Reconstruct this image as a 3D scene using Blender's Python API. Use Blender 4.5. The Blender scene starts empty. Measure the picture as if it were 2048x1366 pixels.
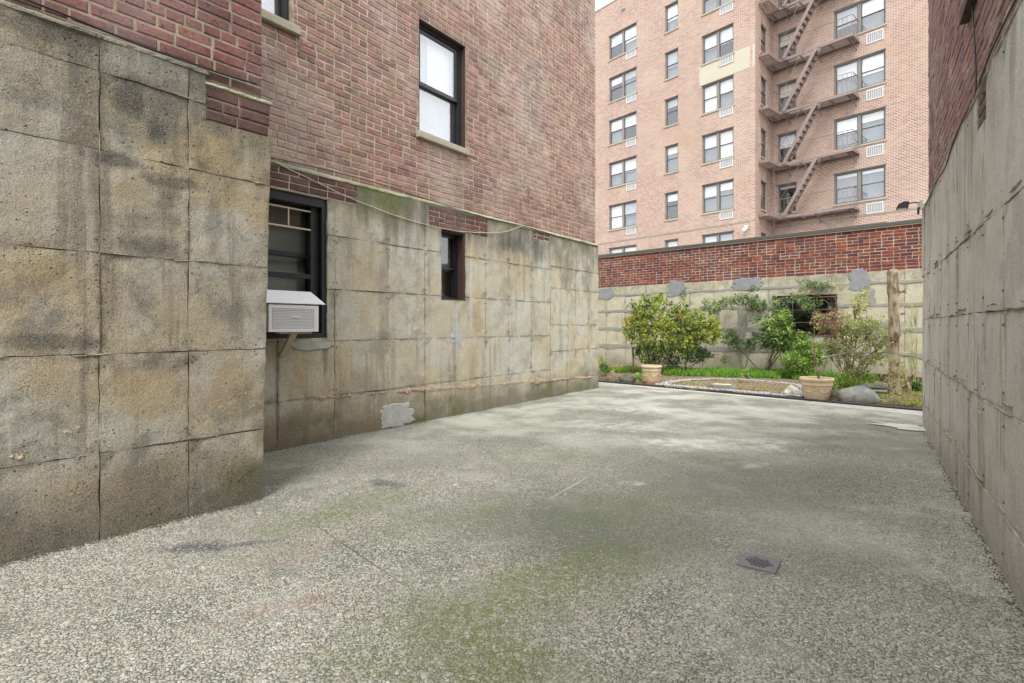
import bpy, bmesh, math, random
import numpy as np
from mathutils import Vector, Matrix, noise as mnoise

random.seed(7)
S = bpy.context.scene
COL = S.collection
R = math.radians

# ------------------------------------------------------------ camera
FPX, CAMH = 1050.0, 1.14
cam_d = bpy.data.cameras.new('camera')
cam = bpy.data.objects.new('camera', cam_d)
COL.objects.link(cam)
cam.location = (0, 0, CAMH)
cam.rotation_euler = (R(90), 0, 0)
cam_d.sensor_width = 36.0
cam_d.lens = 36.0 * FPX / 2048.0
cam_d.shift_y = -31.0 / 2048.0
cam_d.clip_start = 0.05
cam_d.clip_end = 600
S.camera = cam

# ------------------------------------------------------------ world, sun, exposure
SUN_EL, SUN_AZ = R(56), R(190)          # azimuth measured clockwise from +Y; the light comes from behind the camera, left
w = bpy.data.worlds.new('World')
S.world = w
w.use_nodes = True
wn = w.node_tree
bg = wn.nodes['Background']
sky = wn.nodes.new('ShaderNodeTexSky')
sky.sky_type = 'NISHITA'
sky.sun_disc = False
sky.sun_elevation = SUN_EL
sky.sun_rotation = SUN_AZ
sky.air_density = 1.0
sky.dust_density = 4.0
hs = wn.nodes.new('ShaderNodeHueSaturation')
hs.inputs['Saturation'].default_value = 0.22
hs.inputs['Value'].default_value = 1.0
cm = wn.nodes.new('ShaderNodeMix')
cm.data_type = 'RGBA'
cm.inputs[0].default_value = 0.6
cm.inputs[7].default_value = (10.0, 10.2, 10.6, 1)
wn.links.new(sky.outputs[0], hs.inputs['Color'])
wn.links.new(hs.outputs[0], cm.inputs[6])
wn.links.new(cm.outputs[2], bg.inputs['Color'])
bg.inputs['Strength'].default_value = 0.15
sd = bpy.data.lights.new('sun', 'SUN')
sd.energy = 1.0
sd.angle = R(16)
sd.color = (1.0, 0.965, 0.91)
sun = bpy.data.objects.new('sun', sd)
COL.objects.link(sun)
dirv = Vector((math.sin(SUN_AZ) * math.cos(SUN_EL), math.cos(SUN_AZ) * math.cos(SUN_EL), math.sin(SUN_EL)))
sun.rotation_euler = dirv.to_track_quat('Z', 'Y').to_euler()
S.view_settings.view_transform = 'Standard'
S.view_settings.look = 'None'
S.view_settings.gamma = 1
S.view_settings.use_curve_mapping = False
S.view_settings.exposure = 1.15
S.cycles.max_bounces = 8
S.cycles.transparent_max_bounces = 12

# ------------------------------------------------------------ helpers: objects
def finish(o, label=None, cat=None, group=None, kind=None):
    if label: o['label'] = label
    if cat: o['category'] = cat
    if group: o['group'] = group
    if kind: o['kind'] = kind
    return o

def empty(name, label, cat, loc=(0, 0, 0), rz=0.0, group=None):
    o = bpy.data.objects.new(name, None)
    o.empty_display_size = 0.2
    COL.objects.link(o)
    o.location = loc
    o.rotation_euler = (0, 0, rz)
    return finish(o, label, cat, group)

def link(name, me, mat, parent=None, loc=None, scale=None, rot=None):
    o = bpy.data.objects.new(name, me)
    if mat is not None and not me.materials:
        me.materials.append(mat)
    COL.objects.link(o)
    if parent: o.parent = parent
    if loc: o.location = loc
    if scale: o.scale = scale
    if rot: o.rotation_euler = rot
    return o

class MB:
    """collects vertices and faces into one mesh"""
    def __init__(s):
        s.v = []; s.f = []
    def add(s, vs, fs):
        n = len(s.v)
        s.v += [tuple(p) for p in vs]
        s.f += [tuple(i + n for i in f) for f in fs]
    def box(s, x0, x1, y0, y1, z0, z1):
        s.add([(x0, y0, z0), (x1, y0, z0), (x1, y1, z0), (x0, y1, z0), (x0, y0, z1), (x1, y0, z1), (x1, y1, z1), (x0, y1, z1)],
              [(0, 3, 2, 1), (4, 5, 6, 7), (0, 1, 5, 4), (1, 2, 6, 5), (2, 3, 7, 6), (3, 0, 4, 7)])
    def bbox(s, x0, x1, y0, y1, z0, z1, c=0.004):
        """box with its front (-y) edges chamfered"""
        s.add([(x0 + c, y0, z0 + c), (x1 - c, y0, z0 + c), (x1 - c, y0, z1 - c), (x0 + c, y0, z1 - c),
               (x0, y0 + c, z0), (x1, y0 + c, z0), (x1, y0 + c, z1), (x0, y0 + c, z1),
               (x0, y1, z0), (x1, y1, z0), (x1, y1, z1), (x0, y1, z1)],
              [(0, 1, 2, 3), (4, 5, 1, 0), (5, 6, 2, 1), (6, 7, 3, 2), (7, 4, 0, 3),
               (8, 9, 5, 4), (9, 10, 6, 5), (10, 11, 7, 6), (11, 8, 4, 7), (11, 10, 9, 8)])
    def tube(s, pts, r, n=6, cap=True):
        pts = [Vector(p) for p in pts]
        rs = r if isinstance(r, (list, tuple)) else [r] * len(pts)
        base = len(s.v)
        up = Vector((0.13, 0.21, 1)).normalized()
        for i, p in enumerate(pts):
            t = (pts[min(i + 1, len(pts) - 1)] - pts[max(i - 1, 0)])
            t = t.normalized() if t.length > 1e-9 else Vector((0, 0, 1))
            u = up if abs(t.dot(up)) < 0.95 else Vector((1, 0.1, 0))
            a = t.cross(u).normalized(); b = t.cross(a).normalized()
            for k in range(n):
                an = 2 * math.pi * k / n
                s.v.append(tuple(p + (a * math.cos(an) + b * math.sin(an)) * rs[i]))
        for i in range(len(pts) - 1):
            for k in range(n):
                s.f.append((base + i * n + k, base + i * n + (k + 1) % n, base + (i + 1) * n + (k + 1) % n, base + (i + 1) * n + k))
        if cap:
            s.f.append(tuple(base + k for k in range(n))[::-1])
            s.f.append(tuple(base + (len(pts) - 1) * n + k for k in range(n)))
    def bar(s, p, q, w, h):
        """rectangular bar from p to q, w wide across, h in the third direction"""
        p = Vector(p); q = Vector(q); t = (q - p).normalized()
        u = Vector((0, 0, 1)) if abs(t.z) < 0.95 else Vector((0, 1, 0))
        a = t.cross(u).normalized() * w / 2; b = a.cross(t).normalized() * h / 2
        vs = []
        for c in (p, q):
            vs += [c - a - b, c + a - b, c + a + b, c - a + b]
        s.add(vs, [(0, 3, 2, 1), (4, 5, 6, 7), (0, 1, 5, 4), (1, 2, 6, 5), (2, 3, 7, 6), (3, 0, 4, 7)])
    def lathe(s, prof, n=28, c=(0, 0)):
        base = len(s.v)
        for r_, z in prof:
            for k in range(n):
                a = 2 * math.pi * k / n
                s.v.append((c[0] + r_ * math.cos(a), c[1] + r_ * math.sin(a), z))
        for i in range(len(prof) - 1):
            for k in range(n):
                s.f.append((base + i * n + k, base + i * n + (k + 1) % n, base + (i + 1) * n + (k + 1) % n, base + (i + 1) * n + k))
    def mesh(s, name, smooth=False):
        me = bpy.data.meshes.new(name)
        me.from_pydata(s.v, [], s.f)
        if smooth:
            me.polygons.foreach_set('use_smooth', [True] * len(me.polygons))
        me.update()
        return me
    def build(s, name, mat, parent=None, smooth=False, **k):
        return link(name, s.mesh(name, smooth), mat, parent, **k)

# ------------------------------------------------------------ helpers: materials
class NT:
    def __init__(s, name):
        s.m = bpy.data.materials.new(name); s.m.use_nodes = True
        s.t = s.m.node_tree; s.t.nodes.clear()
        s.out = s.t.nodes.new('ShaderNodeOutputMaterial')
        s.b = s.t.nodes.new('ShaderNodeBsdfPrincipled')
        s.t.links.new(s.b.outputs[0], s.out.inputs[0])
        s._pos = None
    def n(s, t, **k):
        x = s.t.nodes.new(t)
        for a, b in k.items(): setattr(x, a, b)
        return x
    def set(s, inp, v):
        if hasattr(v, 'node'): s.t.links.new(v, inp)
        elif isinstance(v, (tuple, list)) and len(v) == 3 and inp.type == 'RGBA': inp.default_value = (*v, 1)
        else: inp.default_value = v
    def pos(s):
        if s._pos is None: s._pos = s.n('ShaderNodeNewGeometry')
        return s._pos.outputs['Position']
    def island(s):
        s.pos(); return s._pos.outputs['Random Per Island']
    def scale(s, v, sc):
        x = s.n('ShaderNodeVectorMath', operation='MULTIPLY'); s.set(x.inputs[0], v); x.inputs[1].default_value = sc
        return x.outputs[0]
    def noise(s, scale, detail=4, rough=0.55, vec=None, out=0, dist=0.0):
        x = s.n('ShaderNodeTexNoise'); s.set(x.inputs['Vector'], vec if vec is not None else s.pos())
        x.inputs['Scale'].default_value = scale; x.inputs['Detail'].default_value = detail; x.inputs['Roughness'].default_value = rough
        x.inputs['Distortion'].default_value = dist
        return x.outputs[out]
    def vor(s, scale, feature='F1', vec=None, out='Distance', rnd=1.0):
        x = s.n('ShaderNodeTexVoronoi', feature=feature); s.set(x.inputs['Vector'], vec if vec is not None else s.pos())
        x.inputs['Scale'].default_value = scale; x.inputs['Randomness'].default_value = rnd
        return x.outputs[out]
    def math(s, op, a, b=0.0, clamp=False):
        x = s.n('ShaderNodeMath', operation=op, use_clamp=clamp); s.set(x.inputs[0], a); s.set(x.inputs[1], b)
        return x.outputs[0]
    def rng(s, v, a, b, c=0.0, d=1.0, smooth=True):
        x = s.n('ShaderNodeMapRange', interpolation_type='SMOOTHSTEP' if smooth else 'LINEAR')
        s.set(x.inputs[0], v); x.inputs[1].default_value = a; x.inputs[2].default_value = b
        x.inputs[3].default_value = c; x.inputs[4].default_value = d
        return x.outputs[0]
    def mix(s, f, a, b, mode='MIX'):
        x = s.n('ShaderNodeMix', data_type='RGBA', blend_type=mode)
        s.set(x.inputs[0], f); s.set(x.inputs[6], a); s.set(x.inputs[7], b)
        return x.outputs[2]
    def ramp(s, v, stops, interp='LINEAR'):
        x = s.n('ShaderNodeValToRGB'); s.set(x.inputs[0], v)
        r = x.color_ramp; r.interpolation = interp
        while len(r.elements) < len(stops): r.elements.new(0.5)
        for e, (p, c) in zip(r.elements, stops):
            e.position = p; e.color = (*c, 1)
        return x.outputs[0]
    def z(s):
        x = s.n('ShaderNodeSeparateXYZ'); s.set(x.inputs[0], s.pos()); return x.outputs[2]
    def objrand(s):
        return s.n('ShaderNodeObjectInfo').outputs['Random']
    def bump(s, h, strength=0.5, dist=0.01, prev=None):
        x = s.n('ShaderNodeBump'); s.set(x.inputs['Height'], h)
        x.inputs['Strength'].default_value = strength; x.inputs['Distance'].default_value = dist
        if prev is not None: s.set(x.inputs['Normal'], prev)
        return x.outputs[0]
    def done(s, col=None, rough=0.85, normal=None, metal=0.0, spec=0.3):
        if col is not None: s.set(s.b.inputs['Base Color'], col)
        s.set(s.b.inputs['Roughness'], rough); s.b.inputs['Metallic'].default_value = metal
        s.b.inputs['Specular IOR Level'].default_value = spec
        if normal is not None: s.set(s.b.inputs['Normal'], normal)
        return s.m

def lin(r, g, b):
    f = lambda c: (c / 255) / 12.92 if c / 255 <= 0.04045 else ((c / 255 + 0.055) / 1.055) ** 2.4
    return (f(r), f(g), f(b))

def plain(name, col, rough=0.6, metal=0.0, spec=0.4, var=0.12, nscale=9.0, bump=0.0, bscale=60):
    t = NT(name)
    dark = tuple(c * (1 - var) for c in col); light = tuple(min(1, c * (1 + var)) for c in col)
    c = t.mix(t.noise(nscale, 5), dark, light)
    nrm = t.bump(t.noise(bscale, 5), bump, 0.004) if bump else None
    return t.done(c, rough, nrm, metal, spec)

def concrete(name, grey, tan, ochre, ochre_amt, grime=0.5, streak=0.5, base_dark=0.0, moss=0.0, top_dirt=0.0, pits=1.0, topz=2.66, seed=0.0, spots=()):
    t = NT(name)
    off = t.n('ShaderNodeVectorMath', operation='ADD'); t.set(off.inputs[0], t.pos()); off.inputs[1].default_value = (seed, seed * 0.7, seed * 0.3)
    P = off.outputs[0]
    big = t.noise(1.5, 6, 0.6, P)
    c = t.mix(t.rng(big, 0.36, 0.62), grey, tan)
    # warm iron stains in irregular areas
    oc = t.math('MULTIPLY', t.rng(t.noise(1.15, 7, 0.62, t.scale(P, (1, 1, 1.3)), dist=0.4), 0.47, 0.62), ochre_amt)
    c = t.mix(oc, c, ochre)
    # pour lines and cement skin: pale wash
    wash = t.rng(t.noise(2.6, 6, 0.65, t.scale(P, (1.3, 1.3, 1.0))), 0.54, 0.70, 0, 0.40)
    c = t.mix(wash, c, tuple(min(1, x * 1.32) for x in grey))
    # mottled grime
    g1 = t.math('MULTIPLY', t.rng(t.noise(2.9, 10, 0.70, P, dist=0.35), 0.485, 0.62), grime)
    c = t.mix(g1, c, tuple(x * 0.36 for x in grey))
    # vertical drips
    sv = t.noise(1.0, 7, 0.6, t.scale(P, (9, 9, 0.55)))
    s2 = t.math('MULTIPLY', t.rng(sv, 0.51, 0.64), t.math('MULTIPLY', t.rng(t.noise(0.9, 3, 0.5, P), 0.40, 0.55), streak))
    c = t.mix(s2, c, tuple(x * 0.42 for x in tan))
    sl = t.math('MULTIPLY', t.rng(t.noise(1.0, 6, 0.6, t.scale(P, (14, 14, 0.7))), 0.60, 0.72), streak * 0.55)
    c = t.mix(sl, c, tuple(min(1, x * 1.4) for x in grey))
    # grime caught along the edges of each pour
    ea = t.n('ShaderNodeAttribute'); ea.attribute_name = 'edge'
    eg = t.math('MULTIPLY', t.rng(t.math('ADD', ea.outputs['Fac'], t.math('MULTIPLY', t.math('SUBTRACT', t.noise(6, 8, 0.7, P), 0.5), 1.6)), 0.78, 1.30), 0.72)
    c = t.mix(eg, c, tuple(x * 0.30 for x in tan))
    ew = t.math('MULTIPLY', t.rng(t.math('ADD', ea.outputs['Fac'], t.math('MULTIPLY', t.math('SUBTRACT', t.noise(4.3, 6, 0.7, P), 0.5), 2.2)), 1.0, 1.35), 0.35)
    c = t.mix(ew, c, tuple(min(1, x * 1.35) for x in grey))
    # per panel shift
    c = t.mix(t.rng(t.objrand(), 0, 1, 0.0, 0.22, False), c, tuple(x * 0.78 for x in tan))
    zz = t.z()
    if top_dirt:
        # black lichen and run-off hanging from the ledge
        zn = t.math('ADD', zz, t.math('MULTIPLY', t.math('SUBTRACT', t.noise(1.0, 6, 0.6, t.scale(P, (7, 7, 1.2))), 0.5), 1.7))
        td = t.math('MULTIPLY', t.rng(zn, topz - 0.75, topz + 0.1), t.math('MULTIPLY', t.rng(t.noise(0.8, 4, 0.6, P), 0.36, 0.56), top_dirt))
        c = t.mix(td, c, (0.060, 0.060, 0.048))
    if base_dark:
        zn = t.math('ADD', zz, t.math('MULTIPLY', t.math('SUBTRACT', t.noise(2.2, 7, 0.65, P), 0.5), 0.75))
        bd = t.math('MULTIPLY', t.rng(zn, 0.50, 0.02), base_dark)
        c = t.mix(bd, c, (0.085, 0.072, 0.048))
    if moss:
        mz = t.math('ADD', zz, t.math('MULTIPLY', t.math('SUBTRACT', t.noise(1.3, 6, 0.6, P), 0.5), 1.4))
        lo = t.math('MULTIPLY', t.rng(mz, 0.32, 0.0), t.rng(t.noise(1.9, 5, 0.6, P), 0.46, 0.6))
        hi = t.math('MULTIPLY', t.rng(mz, topz - 0.55, topz + 0.05), t.rng(t.noise(0.75, 4, 0.5, P), 0.47, 0.58))
        mm = t.math('MULTIPLY', t.math('ADD', lo, hi, True), moss)
        c = t.mix(mm, c, (0.105, 0.120, 0.035))
    if spots:
        sp_ = t.n('ShaderNodeSeparateXYZ'); t.set(sp_.inputs[0], t.pos())
        for (wx, wy, wz, rx, rz, amt, colr) in spots:
            dx = t.math('SUBTRACT', sp_.outputs[0], wx); dy = t.math('SUBTRACT', sp_.outputs[1], wy); dz = t.math('DIVIDE', t.math('SUBTRACT', sp_.outputs[2], wz), rz)
            d2 = t.math('DIVIDE', t.math('ADD', t.math('MULTIPLY', dx, dx), t.math('MULTIPLY', dy, dy)), rx * rx)
            dd = t.math('SQRT', t.math('ADD', d2, t.math('MULTIPLY', dz, dz)))
            dd = t.math('ADD', dd, t.math('MULTIPLY', t.math('SUBTRACT', t.noise(7, 8, 0.7, t.scale(P, (1, 1, .6))), 0.5), 2.6))
            c = t.mix(t.math('MULTIPLY', t.rng(dd, 1.25, 0.35), amt), c, colr)
    # fine grain + bug holes
    fine = t.noise(150, 5, 0.7, P)
    c = t.mix(t.rng(fine, 0.42, 0.58, 0, 1), t.mix(0.24, c, (0.03, 0.027, 0.02)), t.mix(0.10, c, (1, 0.97, 0.9)))
    v = t.vor(26, vec=P); hole = t.math('MULTIPLY', t.rng(v, 0.17, 0.08), t.rng(t.noise(2.3, 3, 0.5, P), 0.42, 0.58))
    v2 = t.vor(75, vec=P); hole2 = t.math('MULTIPLY', t.rng(v2, 0.26, 0.12), t.rng(t.noise(5, 3, 0.5, P), 0.47, 0.6))
    h = t.math('MULTIPLY', t.math('MAXIMUM', hole, t.math('MULTIPLY', hole2, 0.8)), pits)
    c = t.mix(t.math('MULTIPLY', h, 0.72), c, (0.035, 0.03, 0.022))
    hh = t.math('ADD', t.math('MULTIPLY', t.noise(9, 8, 0.68, P), 1.0), t.math('MULTIPLY', fine, 0.35))
    hh = t.math('ADD', hh, t.math('MULTIPLY', t.noise(1.0, 5, 0.6, t.scale(P, (26, 26, 4))), 0.45))
    hh = t.math('SUBTRACT', hh, t.math('MULTIPLY', h, 0.8))
    nrm = t.bump(hh, 0.75, 0.016)
    return t.done(c, 0.93, nrm, 0, 0.2)

def brickmat(name, cols, film=(0.40, 0.35, 0.30), film_amt=0.3, dark_amt=0.2, speck=0.35, low_dark_z=None):
    t = NT(name)
    r = t.math('FRACT', t.math('ADD', t.objrand(), t.math('MULTIPLY', t.island(), 7.31)))
    n = len(cols)
    base = t.ramp(r, [(i / max(1, n - 1) * 0.98, c) for i, c in enumerate(cols)])
    c = t.mix(t.rng(t.noise(7, 5), 0.35, 0.65), base, t.mix(0.55, base, cols[0]))
    c = t.mix(t.math('MULTIPLY', t.rng(t.noise(38, 6, 0.7), 0.50, 0.66), speck), c, (0.055, 0.040, 0.036))
    c = t.mix(t.math('MULTIPLY', t.rng(t.noise(60, 5, 0.7, t.scale(t.pos(), (1, 1, 1.8))), 0.54, 0.68), speck * 0.8), c, film)
    c = t.mix(t.math('MULTIPLY', t.rng(t.noise(0.8, 6, 0.62), 0.46, 0.66), film_amt), c, film)
    c = t.mix(t.math('MULTIPLY', t.rng(t.noise(1.1, 6, 0.62, t.scale(t.pos(), (1, 1, 0.8)), dist=0.5), 0.53, 0.68), dark_amt), c, (0.06, 0.05, 0.045))
    if low_dark_z:  # bricks get darker towards the lowest courses
        a, b = low_dark_z
        mz = t.math('ADD', t.z(), t.math('MULTIPLY', t.math('SUBTRACT', t.noise(2.6, 5), 0.5), 0.30))
        c = t.mix(t.rng(mz, b, a, 0, 0.65), c, (0.045, 0.040, 0.028))
    hh = t.math('ADD', t.noise(70, 7, 0.7), t.math('MULTIPLY', t.noise(12, 4), 0.8))
    ck = t.rng(t.noise(16, 6, 0.7, dist=0.8), 0.60, 0.66)
    hh = t.math('SUBTRACT', hh, t.math('MULTIPLY', ck, 1.2))
    c = t.mix(t.math('MULTIPLY', ck, 0.35), c, tuple(x * 0.35 for x in film))
    return t.done(c, 0.9, t.bump(hh, 0.8, 0.008), 0, 0.25)

def mortarmat(name, col, dirt=0.4):
    t = NT(name)
    c = t.mix(t.rng(t.noise(6, 7, 0.65), 0.38, 0.65), col, tuple(x * 0.6 for x in col))
    c = t.mix(t.math('MULTIPLY', t.rng(t.noise(1.4, 6, 0.6), 0.52, 0.66), dirt), c, tuple(x * 0.42 for x in col))
    return t.done(c, 0.95, t.bump(t.noise(90, 6, 0.7), 0.7, 0.006), 0, 0.15)

def _w(org, deg, x, z, rx, rz, amt, colr):
    return (org[0] + x * math.cos(R(deg)), org[1] + x * math.sin(R(deg)), z, rx, rz, amt, colr)
SOOT, RUST, LIME, BROWN = (0.050, 0.047, 0.040), (0.34, 0.24, 0.115), (0.62, 0.60, 0.53), (0.20, 0.145, 0.075)
_c = lambda *a: _w((-1.652, 3.470), 50.812, *a)
_a = lambda *a: _w((-2.235, 4.731), 52.490, *a)
SPOT_C = [_c(-.72, 2.42, .10, .13, .8, SOOT), _c(-.60, 2.27, .06, .13, .8, SOOT), _c(-.36, 2.20, .045, .12, .75, SOOT), _c(-.80, 2.04, .16, .05, .8, SOOT), _c(-.50, 1.98, .20, .04, .6, SOOT), _c(-.62, 1.60, .16, .07, .6, SOOT),
          _c(-.30, 1.75, .05, .2, .4, SOOT), _c(-1.05, 1.06, .25, .05, .6, SOOT), _c(-.62, .93, .22, .08, .5, SOOT), _c(-.20, .80, .14, .22, .55, RUST), _c(-.62, .78, .2, .16, .45, RUST), _c(-1.05, 1.40, .18, .1, .45, RUST), _c(-1.1, 2.62, .3, .06, .6, SOOT),
          _c(-.28, 2.22, .13, .10, .5, (.48, .38, .20)), _c(-.60, 2.1, .10, .10, .45, (.50, .42, .26)), _c(-.5, .25, .5, .12, .45, BROWN), _c(-.1, .16, .14, .12, .6, (0.08, 0.085, 0.03))]
SPOT_A = [_a(2.48, 1.20, .05, .30, .8, (.50, .53, .53)), _a(2.50, .985, .22, .07, .85, (.50, .53, .53)), _a(2.49, .88, .07, .14, .7, (.50, .53, .53)), _a(3.55, .88, .08, .12, .8, (.50, .53, .53)), _a(1.403, 1.85, .025, .16, .7, RUST), _a(1.5, 2.55, .30, .10, .8, (0.10, 0.125, 0.03)), _a(1.15, 2.62, .2, .06, .6, (0.12, 0.14, 0.04)), _a(2.78, 1.55, .04, .65, .6, LIME), _a(2.93, 1.25, .09, .55, .45, (.45, .33, .17)), _a(2.80, 0.72, .16, .2, .4, (.42, .30, .15)),
          _a(0.35, .75, .07, .22, .5, (.48, .35, .16)), _a(0.85, .75, .05, .24, .4, (.50, .37, .18)), _a(0.62, .80, .035, .3, .5, SOOT), _a(.126, .5, .03, .45, .55, SOOT), _a(3.7, 2.35, .35, .16, .65, SOOT), _a(4.3, 2.3, .25, .2, .55, SOOT), _a(5.2, 2.1, .35, .35, .45, SOOT), _a(5.9, 2.0, .2, .4, .4, SOOT),
          _a(0.1, .15, .4, .16, .6, BROWN), _a(1.0, .08, .5, .09, .6, BROWN), _a(3.2, .10, .8, .07, .5, BROWN)]
GREY = (0.36, 0.345, 0.285); TAN = (0.37, 0.315, 0.215); OCH = (0.33, 0.225, 0.095)
M = {}
M['conc_near'] = concrete('concrete near wing', (0.41, 0.405, 0.35), (0.40, 0.335, 0.225), (0.39, 0.295, 0.155), 0.70, 0.72, 0.75, 0.80, 0.35, 0.75, 1.0, 2.66, 3.1, SPOT_C)
M['conc_long'] = concrete('concrete long wall', (0.54, 0.535, 0.46), (0.54, 0.485, 0.345), (0.50, 0.37, 0.19), 0.45, 0.42, 0.55, 0.72, 0.85, 0.85, 0.8, 2.62, 11.7, SPOT_A)
M['conc_right'] = concrete('concrete right wall', (0.56, 0.555, 0.51), (0.54, 0.50, 0.425), (0.46, 0.39, 0.28), 0.30, 0.32, 0.65, 0.35, 0.12, 0.35, 0.5, 2.45, 21.3)
M['conc_garden'] = concrete('painted concrete garden wall', (0.50, 0.48, 0.37), (0.50, 0.46, 0.32), (0.36, 0.27, 0.13), 0.25, 0.25, 0.3, 0.55, 0.25, 0.1, 0.3, 2.3, 31.9)
M['joint'] = plain('dark concrete joint', (0.15, 0.125, 0.085), 0.95, spec=0.1, var=0.5, nscale=14, bump=0.8)
M['ledge'] = concrete('mossy ledge', (0.42, 0.42, 0.31), (0.38, 0.38, 0.24), (0.25, 0.30, 0.10), 0.6, 0.5, 0.2, 0, 0.0, 0, 0.8, 2.6, 5.5)
M['ridge'] = plain('rough cement ridge', (0.30, 0.265, 0.20), 0.95, spec=0.1, var=0.45, nscale=16, bump=0.9)
M['smear'] = plain('grey cement smear', (0.265, 0.255, 0.215), 0.9, spec=0.15, var=0.3, nscale=7, bump=0.6)
M['patch'] = plain('blue grey cement patch', (0.40, 0.405, 0.385), 0.9, spec=0.15, var=0.40, nscale=11, bump=0.8)
M['patch_dark'] = plain('dark blue grey cement patch', (0.225, 0.235, 0.24), 0.9, spec=0.15, var=0.35, nscale=9, bump=0.6)
M['crust'] = plain('foam crust', (0.50, 0.40, 0.285), 0.9, spec=0.1, var=0.4, nscale=30, bump=1.0, bscale=90)
# bricks
M['brick_long'] = brickmat('brick long wall', [(0.189, 0.104, 0.092), (0.338, 0.174, 0.14), (0.426, 0.229, 0.185), (0.264, 0.146, 0.13), (0.409, 0.239, 0.182), (0.365, 0.213, 0.176), (0.342, 0.255, 0.16), (0.233, 0.131, 0.122), (0.415, 0.241, 0.202)], (0.52, 0.45, 0.40), 0.42, 0.45, 0.50)
M['brick_near'] = brickmat('brick near wing', [(0.142, 0.062, 0.063), (0.281, 0.109, 0.099), (0.234, 0.092, 0.087), (0.338, 0.144, 0.11), (0.189, 0.08, 0.08), (0.265, 0.122, 0.112)], (0.42, 0.32, 0.31), 0.34, 0.30, 0.60, (2.66, 2.86))
M['brick_dark'] = brickmat('brick dark lintel', [(0.079, 0.039, 0.039), (0.13, 0.058, 0.054), (0.103, 0.047, 0.05), (0.204, 0.082, 0.06), (0.094, 0.053, 0.053)], (0.28, 0.23, 0.20), 0.30, 0.35, 0.45)
M['brick_right'] = brickmat('brick right wall', [(0.169, 0.098, 0.091), (0.312, 0.163, 0.15), (0.247, 0.13, 0.13), (0.338, 0.195, 0.169), (0.208, 0.13, 0.111)], (0.34, 0.30, 0.27), 0.35, 0.35, 0.42)
M['brick_garden'] = brickmat('brick garden wall', [(0.077, 0.028, 0.033), (0.132, 0.039, 0.035), (0.264, 0.066, 0.033), (0.11, 0.033, 0.04), (0.33, 0.094, 0.039), (0.165, 0.046, 0.033), (0.094, 0.033, 0.044), (0.22, 0.055, 0.031)], (0.26, 0.19, 0.14), 0.14, 0.25, 0.30)
M['mortar'] = mortarmat('mortar tan', (0.47, 0.415, 0.31))
M['mortar_near'] = mortarmat('mortar near', (0.40, 0.345, 0.245), 0.5)
M['mortar_right'] = mortarmat('mortar right', (0.46, 0.41, 0.33), 0.5)
M['mortar_garden'] = mortarmat('mortar garden', (0.47, 0.385, 0.30), 0.2)
M['black_frame'] = plain('black painted frame', (0.020, 0.020, 0.024), 0.38, spec=0.5, var=0.3)
M['rust_frame'] = plain('rusty steel lintel', (0.060, 0.032, 0.024), 0.75, var=0.5, nscale=20, bump=0.5)
M['frame_far'] = plain('grey brown window frame', (0.175, 0.165, 0.150), 0.55, var=0.1)
M['sill'] = plain('stone sill', (0.36, 0.33, 0.25), 0.9, var=0.25, nscale=12, bump=0.6)
M['blind'] = plain('white blind', (0.70, 0.70, 0.69), 0.7, var=0.04)
M['shade_near'] = plain('bright white blind', (0.86, 0.87, 0.88), 0.7, var=0.02)
M['blind_cream'] = plain('cream blind', (0.74, 0.72, 0.62), 0.7, var=0.08)
M['room'] = plain('dark room', (0.025, 0.025, 0.028), 0.9, spec=0.1)
M['white'] = plain('white enamel', (0.80, 0.81, 0.83), 0.35, spec=0.5, var=0.03)
M['white_dull'] = plain('weathered white louvre', (0.55, 0.54, 0.52), 0.6, var=0.15, nscale=2)
M['grille_dark'] = plain('grey coil', (0.25, 0.26, 0.27), 0.6)  # plain grey for the coils behind the grilles
M['beige'] = plain('beige painted board', (0.48, 0.42, 0.31), 0.6, var=0.08)
M['iron'] = plain('brown painted iron', (0.22, 0.170, 0.150), 0.6, var=0.2, nscale=5)
M['grate_iron'] = plain('grey cast iron', (0.15, 0.143, 0.148), 0.55, metal=0.2, var=0.25, nscale=25, bump=0.4)
M['rusty'] = plain('rusty bar', (0.20, 0.12, 0.075), 0.8, var=0.4, nscale=15)
M['lampblack'] = plain('dark bronze lamp', (0.030, 0.022, 0.022), 0.45)
M['lens'] = plain('lamp glass', (0.55, 0.56, 0.54), 0.2, spec=0.6)
M['cable_white'] = plain('pale cable', (0.52, 0.50, 0.42), 0.6)
M['cable_black'] = plain('black cable', (0.022, 0.022, 0.024), 0.5)
M['hose'] = plain('black hose', (0.018, 0.020, 0.026), 0.4, spec=0.5)
M['coping'] = plain('dark brown coping', (0.075, 0.068, 0.055), 0.45, var=0.12)
M['drip'] = plain('pale drip edge', (0.50, 0.48, 0.42), 0.6)
M['cream'] = plain('cream render patch', (0.42, 0.395, 0.31), 0.9, var=0.06, nscale=3, bump=0.3)

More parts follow.
